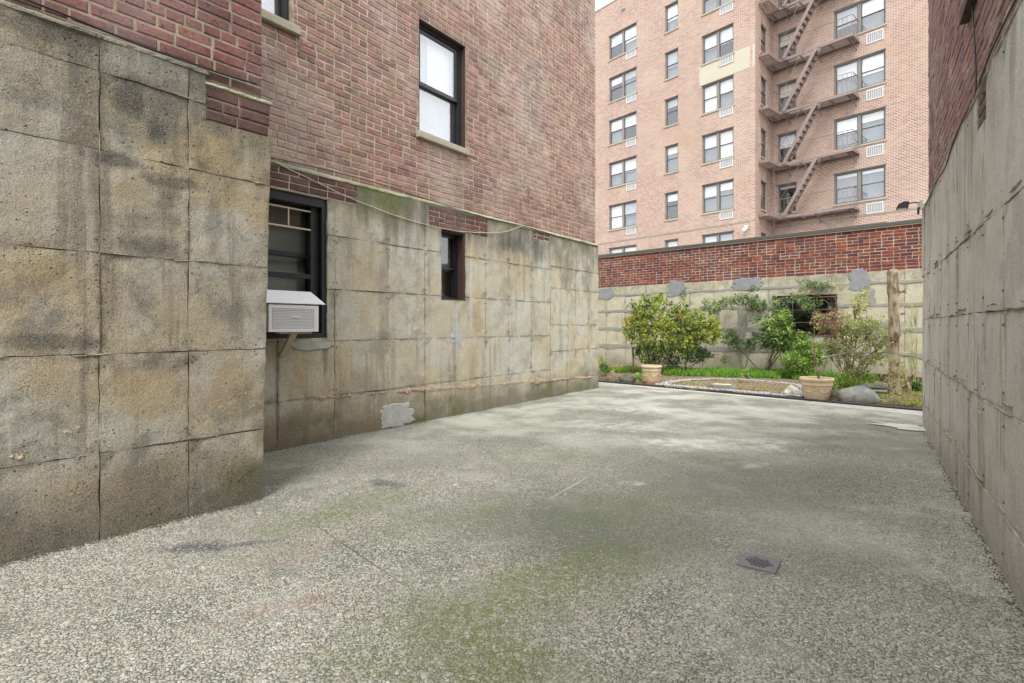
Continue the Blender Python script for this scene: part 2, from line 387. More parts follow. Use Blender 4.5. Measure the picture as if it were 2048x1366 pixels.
def glassmat(name, tint=(0.85, 0.9, 0.9), base=0.06):
    t = NT(name)
    t.t.nodes.remove(t.b)
    g_ = t.n('ShaderNodeNewGeometry')
    dt = t.n('ShaderNodeVectorMath', operation='DOT_PRODUCT'); t.set(dt.inputs[0], g_.outputs['Incoming']); t.set(dt.inputs[1], g_.outputs['Normal'])
    sch = t.math('POWER', t.math('SUBTRACT', 1.0, t.math('ABSOLUTE', dt.outputs['Value']), True), 4.0)
    f = t.math('ADD', t.math('MULTIPLY', sch, 0.9), 0.04 + base, True)
    tr = t.n('ShaderNodeBsdfTransparent'); tr.inputs[0].default_value = (*tint, 1)
    gl = t.n('ShaderNodeBsdfGlossy'); gl.inputs['Roughness'].default_value = 0.02
    mx = t.n('ShaderNodeMixShader'); t.set(mx.inputs[0], f)
    t.t.links.new(tr.outputs[0], mx.inputs[1]); t.t.links.new(gl.outputs[0], mx.inputs[2])
    t.t.links.new(mx.outputs[0], t.out.inputs[0])
    return t.m
M['glass'] = glassmat('window glass', (0.95, 0.97, 0.98), 0.16)
M['glass_grimy'] = glassmat('grimy window glass', (0.72, 0.76, 0.76), 0.05)

def farbrick(name):
    t = NT(name)
    tc = t.n('ShaderNodeTexCoord')
    sp = t.n('ShaderNodeSeparateXYZ'); t.set(sp.inputs[0], tc.outputs['Object'])
    sn = t.n('ShaderNodeSeparateXYZ'); t.set(sn.inputs[0], tc.outputs['Normal'])
    side = t.math('GREATER_THAN', t.math('ABSOLUTE', sn.outputs[0]), 0.7)
    hx_ = t.math('ADD', t.math('MULTIPLY', side, sp.outputs[1]), t.math('MULTIPLY', t.math('SUBTRACT', 1.0, side), sp.outputs[0]))
    cb = t.n('ShaderNodeCombineXYZ'); t.set(cb.inputs[0], hx_); t.set(cb.inputs[1], sp.outputs[2])
    b = t.n('ShaderNodeTexBrick'); b.offset = 0.5
    t.set(b.inputs['Vector'], cb.outputs[0])
    t.set(b.inputs['Color1'], (0.36, 0.205, 0.16)); t.set(b.inputs['Color2'], (0.19, 0.11, 0.09)); t.set(b.inputs['Mortar'], (0.60, 0.535, 0.455))
    for k, v in (('Scale', 1.0), ('Mortar Size', 0.0085), ('Mortar Smooth', 0.2), ('Bias', 0.1), ('Brick Width', 0.205), ('Row Height', 0.070)):
        b.inputs[k].default_value = v
    c = b.outputs['Color']
    c = t.mix(t.rng(t.noise(0.55, 6, 0.6), 0.42, 0.62, 0, 0.28), c, (0.46, 0.37, 0.295))
    c = t.mix(t.rng(t.noise(0.35, 5, 0.6, dist=0.5), 0.50, 0.68, 0, 0.30), c, (0.36, 0.27, 0.18))
    c = t.mix(t.rng(t.noise(1.6, 6, 0.6), 0.58, 0.72, 0, 0.25), c, (0.44, 0.24, 0.18))
    return t.done(c, 0.9, t.bump(b.outputs['Fac'], -0.5, 0.008), 0, 0.2)
M['brick_far'] = farbrick('brick far building')

# ground with its stains; ch = chips of aggregate
def groundmat(name, chips):
    t = NT(name)
    P = t.pos()
    if chips:
        r = t.island()
        c = t.ramp(r, [(0, (0.26, 0.255, 0.21)), (0.18, (0.36, 0.35, 0.295)), (0.36, (0.31, 0.275, 0.205)), (0.5, (0.46, 0.45, 0.405)), (0.64, (0.23, 0.225, 0.195)), (0.78, (0.36, 0.325, 0.24)), (0.9, (0.41, 0.415, 0.40)), (1.0, (0.11, 0.105, 0.09))])
        c = t.mix(t.noise(90, 4), c, t.mix(0.3, c, (0.3, 0.27, 0.2)))
    else:
        vc = t.vor(78, out='Color')
        sp = t.n('ShaderNodeSeparateColor'); t.set(sp.inputs[0], vc)
        c = t.ramp(sp.outputs[0], [(0, (0.19, 0.19, 0.16)), (0.3, (0.33, 0.33, 0.275)), (0.55, (0.42, 0.42, 0.355)), (0.8, (0.25, 0.245, 0.19)), (1.0, (0.56, 0.56, 0.51))])
        e = t.vor(78, 'DISTANCE_TO_EDGE')
        c = t.mix(t.rng(e, 0.14, 0.02), c, (0.10, 0.10, 0.08))
    sx = t.n('ShaderNodeSeparateXYZ'); t.set(sx.inputs[0], P)
    def blob(cx, cy, rx, ry, ang, ns=3.0, soft=0.5, na=0.9):
        dx = t.math('SUBTRACT', sx.outputs[0], cx); dy = t.math('SUBTRACT', sx.outputs[1], cy)
        ca, sa = math.cos(R(ang)), math.sin(R(ang))
        a = t.math('DIVIDE', t.math('ADD', t.math('MULTIPLY', dx, ca), t.math('MULTIPLY', dy, sa)), rx)
        b = t.math('DIVIDE', t.math('SUBTRACT', t.math('MULTIPLY', dy, ca), t.math('MULTIPLY', dx, sa)), ry)
        d = t.math('SQRT', t.math('ADD', t.math('MULTIPLY', a, a), t.math('MULTIPLY', b, b)))
        d = t.math('ADD', d, t.math('MULTIPLY', t.math('SUBTRACT', t.noise(ns, 6, 0.65), 0.5), na * 2))
        return t.rng(d, 1.0 + soft * 0.4, 1.0 - soft)
    def st(mask, amt, col):
        nonlocal c
        c = t.mix(t.math('MULTIPLY', mask, amt), c, col)
    # thin pale cement film towards the garden, patchy
    far = t.rng(sx.outputs[1], 3.6, 6.8)
    st(t.math('MULTIPLY', far, t.rng(t.noise(1.1, 6, 0.6), 0.40, 0.60)), 0.70, (0.56, 0.555, 0.475))
    st(t.math('MULTIPLY', far, t.rng(t.noise(2.3, 6, 0.65), 0.50, 0.66)), 0.42, (0.24, 0.25, 0.165))
    # general weathering
    st(t.rng(t.noise(0.9, 6, 0.62, dist=0.3), 0.46, 0.62), 0.40, (0.17, 0.17, 0.125))
    st(t.rng(t.noise(1.7, 6, 0.62), 0.52, 0.66), 0.30, (0.46, 0.46, 0.40))
    # grey worn centre
    st(blob(0.45, 3.0, 1.15, 0.62, -8, 1.4, 0.8, 0.6), 0.66, (0.115, 0.125, 0.092))
    st(blob(1.6, 3.9, 1.5, 0.8, 5, 1.4, 0.8, 0.6), 0.50, (0.135, 0.14, 0.112))
    st(blob(1.75, 3.0, 0.5, 0.35, 5, 2.4, 0.8, 0.6), 0.25, (0.50, 0.48, 0.42))
    # moss and algae
    for a in ((-0.12, 2.08, 0.62, 0.30, 38, 0.70), (0.35, 2.5, 0.60, 0.26, 30, 0.58), (-0.95, 3.35, 0.46, 0.24, 60, 0.48), (0.7, 3.3, 0.6, 0.3, 20, 0.35), (0.1, 1.7, 0.5, 0.2, 0, 0.4), (-0.35, 3.1, 0.5, 0.16, 30, 0.35), (-0.1, 1.72, 0.30, 0.14, 10, 0.45), (0.35, 4.6, 0.7, 0.25, 10, 0.42), (0.2, 5.9, 0.5, 0.22, 10, 0.30), (-1.2, 3.0, 0.35, 0.18, 40, 0.25)):
        st(t.math('MULTIPLY', blob(*a[:5], 3.0, 0.9, 1.1), t.rng(t.noise(26, 6, 0.7), 0.40, 0.60, 0.25, 1.0)), a[5] * 1.2, (0.135, 0.155, 0.058))
    # whitish lime patches
    for a in ((1.75, 5.1, 0.75, 0.28, -18, 0.62), (1.15, 6.0, 0.7, 0.3, -20, 0.5), (2.4, 5.2, 0.55, 0.22, -12, 0.55), (1.6, 7.2, 0.9, 0.35, -20, 0.5), (0.9, 3.8, 0.10, 0.06, 0, 0.5), (2.0, 4.3, 0.16, 0.07, 30, 0.35)):
        st(t.math('MULTIPLY', blob(*a[:5], 3.4, 0.8, 1.1), t.rng(t.noise(7, 7, 0.7), 0.38, 0.60, 0.15, 1.0)), a[5] * 1.1, (0.66, 0.66, 0.60))
    # oil and paint stains
    soak = t.rng(t.noise(45, 6, 0.75), 0.40, 0.58, 0.15, 1.0)
    st(t.math('MULTIPLY', blob(-1.64, 2.70, 0.20, 0.085, 8, 7, 0.7, 1.3), soak), 0.95, (0.060, 0.060, 0.078))
    st(t.math('MULTIPLY', blob(-1.40, 2.74, 0.19, 0.035, 20, 9, 0.7, 1.2), soak), 0.85, (0.070, 0.070, 0.090))
    st(t.math('MULTIPLY', blob(-0.92, 3.80, 0.22, 0.085, -20, 7, 0.7, 1.3), soak), 0.9, (0.060, 0.066, 0.078))
    st(t.math('MULTIPLY', blob(-1.06, 2.42, 0.09, 0.05, -10, 8, 0.7, 1.0), soak), 0.45, (0.08, 0.11, 0.10))
    st(t.math('MULTIPLY', blob(-0.98, 2.11, 0.29, 0.075, 30, 6, 0.9, 1.4), soak), 0.60, (0.22, 0.125, 0.105))
    st(t.math('MULTIPLY', blob(-0.84, 2.18, 0.13, 0.07, 20, 6, 0.8, 1.4), soak), 0.35, (0.25, 0.14, 0.125))
    st(blob(-0.95, 2.75, 0.35, 0.09, 60, 4, 0.8, 0.9), 0.10, (0.36, 0.20, 0.17))
    # hairline cracks
    st(blob(-0.82, 2.68, 0.68, 0.006, -47, 3.0, 0.7, 0.35), 0.6, (0.06, 0.06, 0.045))
    st(blob(0.44, 3.76, 0.40, 0.007, 57, 3.0, 0.7, 0.35), 0.5, (0.60, 0.60, 0.55))
    st(blob(2.2, 4.6, 1.3, 0.005, -30, 2.0, 0.7, 0.4), 0.45, (0.08, 0.08, 0.06))
    # dirt along the walls' feet
    h = t.noise(30, 7, 0.7)
    if chips:
        nrm = t.bump(t.noise(130, 5, 0.7), 0.5, 0.003)
    else:
        hh = t.math('ADD', t.rng(t.vor(78, 'DISTANCE_TO_EDGE'), 0, 0.22), t.math('MULTIPLY', h, 0.5))
        nrm = t.bump(hh, 0.8, 0.006)
    return t.done(c, 0.88, nrm, 0, 0.25)
M['ground'] = groundmat('exposed aggregate paving', False)
M['chips'] = groundmat('aggregate chips', True)
M['strip'] = concrete('smooth edging strip', (0.47, 0.465, 0.41), (0.45, 0.43, 0.35), (0.4, 0.36, 0.26), 0.3, 0.35, 0, 0, 0, 0, 0.2, 2, 3)
M['whitewash'] = plain('spilled white cement', (0.50, 0.49, 0.44), 0.95, var=0.25, nscale=5, bump=0.4)
def soilmat():
    t = NT('garden soil')
    c = t.ramp(t.noise(22, 8, 0.7), [(0.3, (0.05, 0.036, 0.024)), (0.45, (0.15, 0.11, 0.07)), (0.56, (0.28, 0.22, 0.15)), (0.7, (0.42, 0.35, 0.25))])
    c = t.mix(t.rng(t.noise(3, 5), 0.5, 0.65, 0, 0.4), c, (0.16, 0.17, 0.07))
    return t.done(c, 0.95, t.bump(t.noise(35, 8, 0.7), 1.0, 0.03), 0, 0.1)
M['soil'] = soilmat()
M['earth'] = plain('plain earth', (0.16, 0.15, 0.13), 0.95, var=0.3)
def leafmat(name, cols, rough=0.45, trans=0.25):
    t = NT(name)
    n = len(cols)
    c = t.ramp(t.island(), [(i / max(1, n - 1), x) for i, x in enumerate(cols)])
    c = t.mix(t.rng(t.noise(4, 3), 0.4, 0.65, 0, 0.35), c, cols[0])
    t.done(c, rough, None, 0, 0.35)
    tl = t.n('ShaderNodeBsdfTranslucent'); t.set(tl.inputs[0], c)
    mx = t.n('ShaderNodeMixShader'); mx.inputs[0].default_value = trans
    t.t.links.new(t.b.outputs[0], mx.inputs[1]); t.t.links.new(tl.outputs[0], mx.inputs[2])
    t.t.links.new(mx.outputs[0], t.out.inputs[0])
    return t.m
def barkmat(name, a, b):
    t = NT(name)
    v = t.scale(t.pos(), (9, 9, 3))
    c = t.mix(t.rng(t.noise(1.6, 7, 0.65, v), 0.38, 0.62), a, b)
    return t.done(c, 0.9, t.bump(t.noise(6, 7, 0.7, v), 0.7, 0.01), 0, 0.15)
M['bark'] = barkmat('brown bark', (0.075, 0.055, 0.040), (0.20, 0.155, 0.11))
M['bark_pale'] = barkmat('pale mottled bark', (0.14, 0.092, 0.05), (0.43, 0.36, 0.255))
M['stemgreen'] = plain('green stem', (0.16, 0.20, 0.07), 0.7)
M['terracotta'] = plain('weathered sandstone planter', (0.50, 0.39, 0.255), 0.9, var=0.42, nscale=9, bump=0.5)
M['redbrick'] = plain('red paver brick', (0.27, 0.10, 0.065), 0.9, var=0.3, bump=0.5)
M['pale_gravel'] = NT('pale gravel').done(None)
def gravelmat():
    t = NT('pale gravel')
    c = t.ramp(t.island(), [(0, (0.13, 0.12, 0.12)), (0.35, (0.36, 0.35, 0.36)), (0.7, (0.55, 0.54, 0.55)), (1, (0.26, 0.24, 0.22))])
    return t.done(c, 0.85, None, 0, 0.3)
M['pale_gravel'] = gravelmat()
def rockmat(name, a, b, c2=None):
    t = NT(name)
    c = t.mix(t.rng(t.noise(5, 7, 0.65), 0.4, 0.62), a, b)
    if c2: c = t.mix(t.rng(t.noise(9, 5, 0.6), 0.52, 0.64, 0, 0.7), c, c2)
    return t.done(c, 0.85, t.bump(t.noise(18, 8, 0.65), 0.6, 0.02), 0, 0.25)
M['boulder'] = rockmat('grey boulder', (0.17, 0.18, 0.165), (0.32, 0.32, 0.285), (0.27, 0.22, 0.14))
M['rock_dark'] = rockmat('dark rock', (0.08, 0.085, 0.065), (0.17, 0.16, 0.12), (0.10, 0.13, 0.04))
M['rock_brown'] = rockmat('brown rock', (0.15, 0.11, 0.07), (0.30, 0.24, 0.17))
M['rock_white'] = rockmat('white rock', (0.45, 0.43, 0.37), (0.70, 0.68, 0.61), (0.30, 0.27, 0.2))
M['pit_shade'] = plain('black pit', (0.006, 0.006, 0.006), 1.0, spec=0.0)  # black colour stands in for the shade inside the drain
M['paper'] = plain('yellow paper', (0.72, 0.68, 0.33), 0.7, var=0.05)

# ------------------------------------------------------------ wall frames (x along the face seen from outside, y into the wall, z up)
def gpt(u, v, z=0.0):
    Y = FPX * (CAMH - z) / (v - 652.0)
    return ((u - 1024.0) / FPX * Y, Y)
def frame(p, q):
    L = math.hypot(q[0] - p[0], q[1] - p[1])
    return (p, math.atan2(q[1] - p[1], q[0] - p[0]))
FR_A = frame(gpt(528, 905), gpt(1197, 775))
FR_C = ((-1.652, 3.470), R(50.812))
FR_B = frame(gpt(1858, 875), gpt(2048, 1225))
FR_G = ((1.5695, 16.5618), R(-44.087))
FR_F = ((5.4797, 35.595), R(-49.430))
def to_world(fr, x, y, z):
    (px, py), a = fr
    c, s = math.cos(a), math.sin(a)
    return Vector((px + x * c - y * s, py + x * s + y * c, z))
def thing(name, label, cat, fr, group=None):
    return empty(name, label, cat, (fr[0][0], fr[0][1], 0), fr[1], group)

def sheet(name, x0, x1, z0, z1, y=0.0, holes=(), cell=0.09, jit=0.0, relief=0.0, depth=0.03, seed=0, flare=None):
    rnd = random.Random(seed)
    def cuts(a, b, extra):
        n = max(1, round((b - a) / cell))
        c = [a + (b - a) * i / n for i in range(n + 1)]
        for e in extra:
            if a + 1e-4 < e < b - 1e-4:
                k = min(range(1, len(c) - 1), key=lambda i: abs(c[i] - e)) if len(c) > 2 else None
                if k is not None and abs(c[k] - e) < (b - a) / n * 0.5 and all(abs(c[k] - e2) > 1e-6 for e2 in extra):
                    c[k] = e
                else:
                    c.append(e)
                c.sort()
        return c
    xs = cuts(x0, x1, [h[0] for h in holes] + [h[1] for h in holes])
    zs = cuts(z0, z1, [h[2] for h in holes] + [h[3] for h in holes])
    inh = lambda cx, cz: any(h[0] < cx < h[1] and h[2] < cz < h[3] for h in holes)
    faces = []
    idx = {}
    V = []
    def vid(i, j):
        if (i, j) not in idx:
            idx[(i, j)] = len(V); V.append([xs[i], y, zs[j]])
        return idx[(i, j)]
    for i in range(len(xs) - 1):
        for j in range(len(zs) - 1):
            if not inh((xs[i] + xs[i + 1]) / 2, (zs[j] + zs[j + 1]) / 2):
                faces.append((vid(i, j), vid(i + 1, j), vid(i + 1, j + 1), vid(i, j + 1)))
    if not faces: return None
    ed = {}
    for f in faces:
        for k in range(4):
            ed[(f[k], f[(k + 1) % 4])] = 1
    bnd = [e for e in ed if (e[1], e[0]) not in ed]
    bv = set(a for e in bnd for a in e)
    for k, p in enumerate(V):
        if relief:
            p[1] += relief * 2 * mnoise.noise(Vector((p[0] * 3.1 + seed, p[2] * 3.1, 1.3))) + relief * mnoise.noise(Vector((p[0] * 11 + seed, p[2] * 11, 5.3)))
        if k in bv and jit:
            p[0] += rnd.uniform(-jit, jit); p[2] += rnd.uniform(-jit, jit); p[1] += rnd.uniform(0, jit)
        if flare: p[0] += flare(p)
    back = {}
    for a in bv:
        back[a] = len(V); V.append([V[a][0], y + depth, V[a][2]])
    for a, b in bnd:
        faces.append((b, a, back[a], back[b]))
    me = bpy.data.meshes.new(name)
    me.from_pydata([tuple(p) for p in V], [], faces)
    me.update()
    if jit:
        at = me.attributes.new('edge', 'FLOAT', 'POINT')
        at.data.foreach_set('value', [1.0 if (k in bv or k >= len(V) - len(back)) else 0.0 for k in range(len(V))])
    return me

def panels(parent, mat, xl, zl, holes=(), gap=0.0045, y=0.0, seed=0, relief=0.004, jit=0.0035, skip=None, flare=None, name='concrete_panel', cell=0.1, proud=0.004):
    rnd = random.Random(seed)
    for i in range(len(xl) - 1):
        for j in range(len(zl) - 1):
            if skip and skip(xl[i], zl[j]): continue
            g = gap / 2
            off = rnd.uniform(-proud, proud)
            me = sheet(name, xl[i] + g, xl[i + 1] - g, zl[j] + g, zl[j + 1] - g, y + off, [h for h in holes if h[0] < xl[i + 1] and h[1] > xl[i] and h[2] < zl[j + 1] and h[3] > zl[j]],
                       cell, jit, relief, 0.035, seed * 100 + i * 17 + j, flare)
            if me: link(name, me, mat, parent)

def brick_layout(x0, x1, z0, z1, holes=(), course=0.070, mod=0.203, every=6, hrow=3, seed=0, joint=0.011):
    rnd = random.Random(seed)
    out = []
    rows = int(round((z1 - z0) / course))
    for r in range(rows):
        zb = z0 + r * course
        hdr = every and r % every == hrow
        L = mod / 2 if hdr else mod
        x = x0 - L * (0.5 if r % 2 else 0.0) - (mod * 0.25 if hdr else 0) - rnd.uniform(0, 0.02)
        while x < x1:
            l = L
            if not hdr and rnd.random() < 0.04: l = L * 0.5
            a, b = max(x, x0), min(x + l, x1)
            segs = [(a, b)]
            zc = zb + course / 2
            for h in holes:
                if h[2] < zc < h[3]:
                    ns = []
                    for (p, q) in segs:
                        if q <= h[0] or p >= h[1]: ns.append((p, q))
                        else:
                            if p < h[0]: ns.append((p, h[0]))
                            if q > h[1]: ns.append((h[1], q))
                    segs = ns
            for (p, q) in segs:
                if q - p > 0.03:
                    out.append((p + joint / 2, q - joint / 2, zb + joint / 2 + rnd.uniform(-.001, .001), zb + course - joint / 2 + rnd.uniform(-.001, .001)))
            x += l
    return out

BRK = {}
def brick_variants(key, w, h, n=5, c=0.0045):
    """unit bricks, origin at the lower left front corner, 18 triangles"""
    if key in BRK: return BRK[key]
    L = []
    rnd = random.Random(hash(key) % 1000 if not isinstance(key, str) else len(key))
    for k in range(n):
        j = lambda: rnd.uniform(0, 0.0035)
        x0, x1, z0, z1 = 0, w, 0, h
        V = [(x0 + c + j(), rnd.uniform(-.001, .001), z0 + c + j()), (x1 - c - j(), rnd.uniform(-.001, .001), z0 + c + j()), (x1 - c - j(), rnd.uniform(-.001, .001), z1 - c - j()), (x0 + c + j(), rnd.uniform(-.001, .001), z1 - c - j()),
             (x0 + j() * .6, c, z0), (x1 - j() * .6, c, z0), (x1 - j() * .6, c, z1), (x0 + j() * .6, c, z1), (x0, .05, z0), (x1, .05, z0), (x1, .05, z1), (x0, .05, z1)]
        F = [(0, 1, 2, 3), (4, 5, 1, 0), (5, 6, 2, 1), (6, 7, 3, 2), (7, 4, 0, 3), (8, 9, 5, 4), (9, 10, 6, 5), (10, 11, 7, 6), (11, 8, 4, 7)]
        me = bpy.data.meshes.new('brick')
        me.from_pydata(V, [], F); me.update()
        L.append((me, V, F))
    BRK[key] = L
    return L

def bricks(parent, fr, mat, lay, y, key, seed=0, limit=300, lab=None, inner=False, proud=0.0025):
    rnd = random.Random(seed)
    W, H = 0.192, 0.059
    var = brick_variants(key, W, H)
    camv = Vector((0, 0, CAMH))
    def rank(b):
        p = to_world(fr, (b[0] + b[1]) / 2, y, (b[2] + b[3]) / 2)
        if p.y < 0.3: return 1e9
        u = 1024 + FPX * p.x / p.y; v = 652 - FPX * (p.z - CAMH) / p.y
        ok = -15 < u < 2063 and -15 < v < 1380
        return (p - camv).length / max(0.04, (b[1] - b[0])) ** 0.3 + (0 if ok else 1e6)
    lay = sorted(lay, key=rank)
    rest = MB()
    for k, b in enumerate(lay):
        me, V, F = var[rnd.randrange(len(var))]
        sx, sz = (b[1] - b[0]) / W, (b[3] - b[2]) / H
        off = y + rnd.uniform(-proud, proud)
        if k < limit and rank(b) < 1e5:
            o = link('brick', me, None, parent, (b[0], off, b[2]), (sx, 1, sz))
            if not me.materials: me.materials.append(mat)
        else:
            rest.add([(b[0] + p[0] * sx, off + p[1], b[2] + p[2] * sz) for p in V], F)
    if rest.v:
        o = rest.build('brickwork', mat, parent)
        o['kind'] = 'stuff'

def ridge(parent, mat, p0, p1, r, seed, name='mortar_ridge', wob=0.01, n=None, gaps=0.25, fr=None):
    """lumpy broken fin of cement along a joint"""
    rnd = random.Random(seed)
    mb = MB()
    p0 = Vector(p0); p1 = Vector(p1)
    L = (p1 - p0).length
    k = int(L / 0.02)
    run = []
    for i in range(k + 1):
        t = i / k
        rr = r * max(0.0, 0.25 + 1.25 * mnoise.noise(Vector((t * L * 3.1 + seed, seed * 1.7, 0))) + 0.55 * rnd.random())
        p = p0.lerp(p1, t) + Vector((0, 0, wob * mnoise.noise(Vector((t * L * 4 + seed, 2.2, 1))) + rnd.uniform(-.002, .002)))
        if rr > r * gaps:
            run.append((p, rr))
        else:
            if len(run) > 2:
                mb.tube([q[0] for q in run], [q[1] for q in run], 5)
            run = []
    if len(run) > 2: mb.tube([q[0] for q in run], [q[1] for q in run], 5)
    if mb.v: return finish(mb.build(name, mat, parent), kind='stuff')

def ragged_patch(parent, mat, cx, cz, w, h, y, seed, name='cement_patch', th=0.004, n=72, power=4):
    """irregular skin of cement trowelled on the wall"""
    rnd = random.Random(seed)
    V = [(cx, y - th, cz)]
    for ring, (sc, yy) in enumerate(((0.55, -th), (0.93, -th), (1.0, 0.004))):
        for k in range(n):
            a = 2 * math.pi * k / n
            ca, sa = math.cos(a), math.sin(a)
            rr = 1 / ((abs(ca) ** power + abs(sa) ** power) ** (1 / power))
            rr *= 1 + 0.34 * mnoise.noise(Vector((ca * 1.6 + seed, sa * 1.6, seed))) + 0.17 * mnoise.noise(Vector((ca * 7 + seed, sa * 7, 3))) + 0.12 * mnoise.noise(Vector((ca * 17 + seed, sa * 17, 9)))
            V.append((cx + ca * rr * sc * w / 2, y + yy, cz + sa * rr * sc * h / 2))
    F = [(0, 1 + k, 1 + (k + 1) % n) for k in range(n)]
    for r_ in range(2):
        for k in range(n):
            F.append((1 + r_ * n + k, 1 + (r_ + 1) * n + k, 1 + (r_ + 1) * n + (k + 1) % n, 1 + r_ * n + (k + 1) % n))
    me = bpy.data.meshes.new(name); me.from_pydata(V, [], F); me.update()
    return link(name, me, mat, parent)

def sash_window(parent, x0, x1, z0, z1, y, m_frame, m_glass, blind='full', fw=0.045, sw=0.04, split=0.5, room=0.30, cols=1, blindmat=None, slats=True, lowerdark=False):
    """double hung window standing in a hole; y = face of the frame"""
    b = MB()
    b.box(x0, x0 + fw, y, y + 0.10, z0, z1); b.box(x1 - fw, x1, y, y + 0.10, z0, z1)
    b.box(x0 + fw, x1 - fw, y, y + 0.10, z1 - fw, z1); b.box(x0 + fw, x1 - fw, y - 0.008, y + 0.10, z0, z0 + fw * 0.8)
    # tracks
    b.box(x0 + fw, x0 + fw + 0.012, y + 0.012, y + 0.09, z0 + fw * 0.8, z1 - fw); b.box(x1 - fw - 0.012, x1 - fw, y + 0.012, y + 0.09, z0 + fw * 0.8, z1 - fw)
    wdw = b.build('window', m_frame, parent)
    zi0, zi1 = z0 + fw * 0.8, z1 - fw
    zm = zi0 + (zi1 - zi0) * split
    a, c = x0 + fw + 0.013, x1 - fw - 0.013
    for k, (q0, q1, yy) in enumerate(((zm - sw * 0.4, zi1 - 0.001, y + 0.022), (zi0 + 0.001, zm + sw * 0.6, y + 0.056))):
        s = MB()
        s.box(a, a + sw, yy, yy + 0.03, q0, q1); s.box(c - sw, c, yy, yy + 0.03, q0, q1)
        s.box(a + sw, c - sw, yy, yy + 0.03, q1 - sw, q1); s.box(a + sw, c - sw, yy, yy + 0.03, q0, q0 + sw)
        s.build('sash', m_frame, wdw)
        g = MB(); g.box(a + sw - .004, c - sw + .004, yy + 0.012, yy + 0.016, q0 + sw - .004, q1 - sw + .004)
        g.build('pane', m_glass, wdw)
    r_ = MB()
    yb = y + 0.10 + room
    r_.add([(x0, y + .1, z0), (x1, y + .1, z0), (x1, y + .1, z1), (x0, y + .1, z1), (x0, yb, z0), (x1, yb, z0), (x1, yb, z1), (x0, yb, z1)],
           [(4, 5, 6, 7), (0, 1, 5, 4), (3, 7, 6, 2), (0, 4, 7, 3), (1, 2, 6, 5)])
    r_.build('inner_room', M['room'], wdw)
    if blind:
        q = MB(); yy = y + 0.115
        top = zi1; bot = zi0 + 0.02 if blind == 'full' else zm - (zi1 - zm) * 0.05 if blind == 'half' else zi0 + (zi1 - zi0) * float(blind)
        if slats:
            z = top
            while z > bot:
                q.add([(a + .01, yy + .012, z), (c - .01, yy + .012, z), (c - .01, yy, z - 0.026), (a + .01, yy, z - 0.026)], [(0, 3, 2, 1)])
                z -= 0.024
        else:
            q.box(a - .01, c + .01, yy, yy + 0.006, bot, top)
        q.build('blind', blindmat or M['blind'], wdw)
    return wdw

# ------------------------------------------------------------ setting: ground, paving, bed
gm = MB(); gm.add([(-150, -150, -0.12), (150, -150, -0.12), (150, 200, -0.12), (-150, 200, -0.12)], [(0, 1, 2, 3)])
finish(gm.build('ground', M['earth']), kind='structure')
KP, KQ = Vector((1.7914 - 0.7071 * 3.2, 10.6875 + 0.697 * 3.2, 0)), Vector((5.492 + 0.7121 * 2.2, 7.041 - 0.702 * 2.2, 0))
kd = (KQ - KP).normalized(); kn = Vector((-kd.y, kd.x, 0))    # kn points to the garden wall
pv = MB()
nx = 40
poly = [(-9, -5, 0), (12, -5, 0), (12, 3, 0), (KQ.x, KQ.y, 0), (KP.x, KP.y, 0), (-9, KP.y + 1, 0)]
pv.add([(x, y, 0) for x, y, _ in poly], [tuple(range(len(poly)))])
finish(pv.build('paving', M['ground']), kind='structure')
# smooth edging strip on the right, 4 mm above the paving
st = MB()
a0 = Vector((4.60, 8.02, 0)); a1 = KQ
strip = [a0, a0 - kn * 0.42, a1 - kn * 0.75, a1]
bot = [Vector((p.x, p.y, 0.005)) for p in strip]
st.add([tuple(p) for p in bot] + [(p.x, p.y, -0.05) for p in strip], [(0, 1, 2, 3), (0, 4, 5, 1), (1, 5, 6, 2)])
finish(st.build('pavement_strip', M['strip']), kind='structure')
st = MB()
strip = [KP, KP - kn * 0.16, a0 - kn * 0.30 - kd * 0.02, a0 - kd * 0.02]
st.add([(p.x, p.y, 0.005) for p in strip] + [(p.x, p.y, -0.05) for p in strip], [(0, 1, 2, 3), (0, 4, 5, 1), (1, 5, 6, 2)])
finish(st.build('pavement_strip', M['strip']), kind='structure')

def splat(name, cx, cy, rx, ry, ang, mat, z, seed, n=48, rag=0.35):
    V = [(cx, cy, z)]
    for k in range(n):
        a = 2 * math.pi * k / n
        rr = 1 + rag * mnoise.noise(Vector((math.cos(a) * 1.8 + seed, math.sin(a) * 1.8, seed))) + rag * 0.5 * mnoise.noise(Vector((math.cos(a) * 7 + seed, math.sin(a) * 7, seed)))
        x, y = math.cos(a) * rx * rr, math.sin(a) * ry * rr
        V.append((cx + x * math.cos(ang) - y * math.sin(ang), cy + x * math.sin(ang) + y * math.cos(ang), z))
    me = bpy.data.meshes.new(name); me.from_pydata(V, [], [(0, 1 + k, 1 + (k + 1) % n) for k in range(n)]); me.update()
    return finish(link(name, me, mat), kind='structure')
splat('pavement_white_patch', 4.50, 5.80, 0.42, 0.17, R(-56), M['whitewash'], 0.010, 4, n=90, rag=0.75)

# soil of the bed, gently uneven
bed = MB()
NX, NY = 90, 46
Ltot = (KQ - KP).length + 4
for j in range(NY + 1):
    for i in range(NX + 1):
        p = KP + kd * (Ltot * i / NX - 2) + kn * (0.02 + 5.3 * j / NY)
        h = 0.006 + 0.035 * min(1, j / 9) + 0.02 * mnoise.noise(p * 2.2) + 0.012 * mnoise.noise(p * 7)
        if j == 0: h = -0.03
        bed.v.append((p.x, p.y, h))
for j in range(NY):
    for i in range(NX):
        k = j * (NX + 1) + i
        bed.f.append((k, k + 1, k + NX + 2, k + NX + 1))
finish(bed.build('soil', M['soil'], smooth=True), kind='structure')

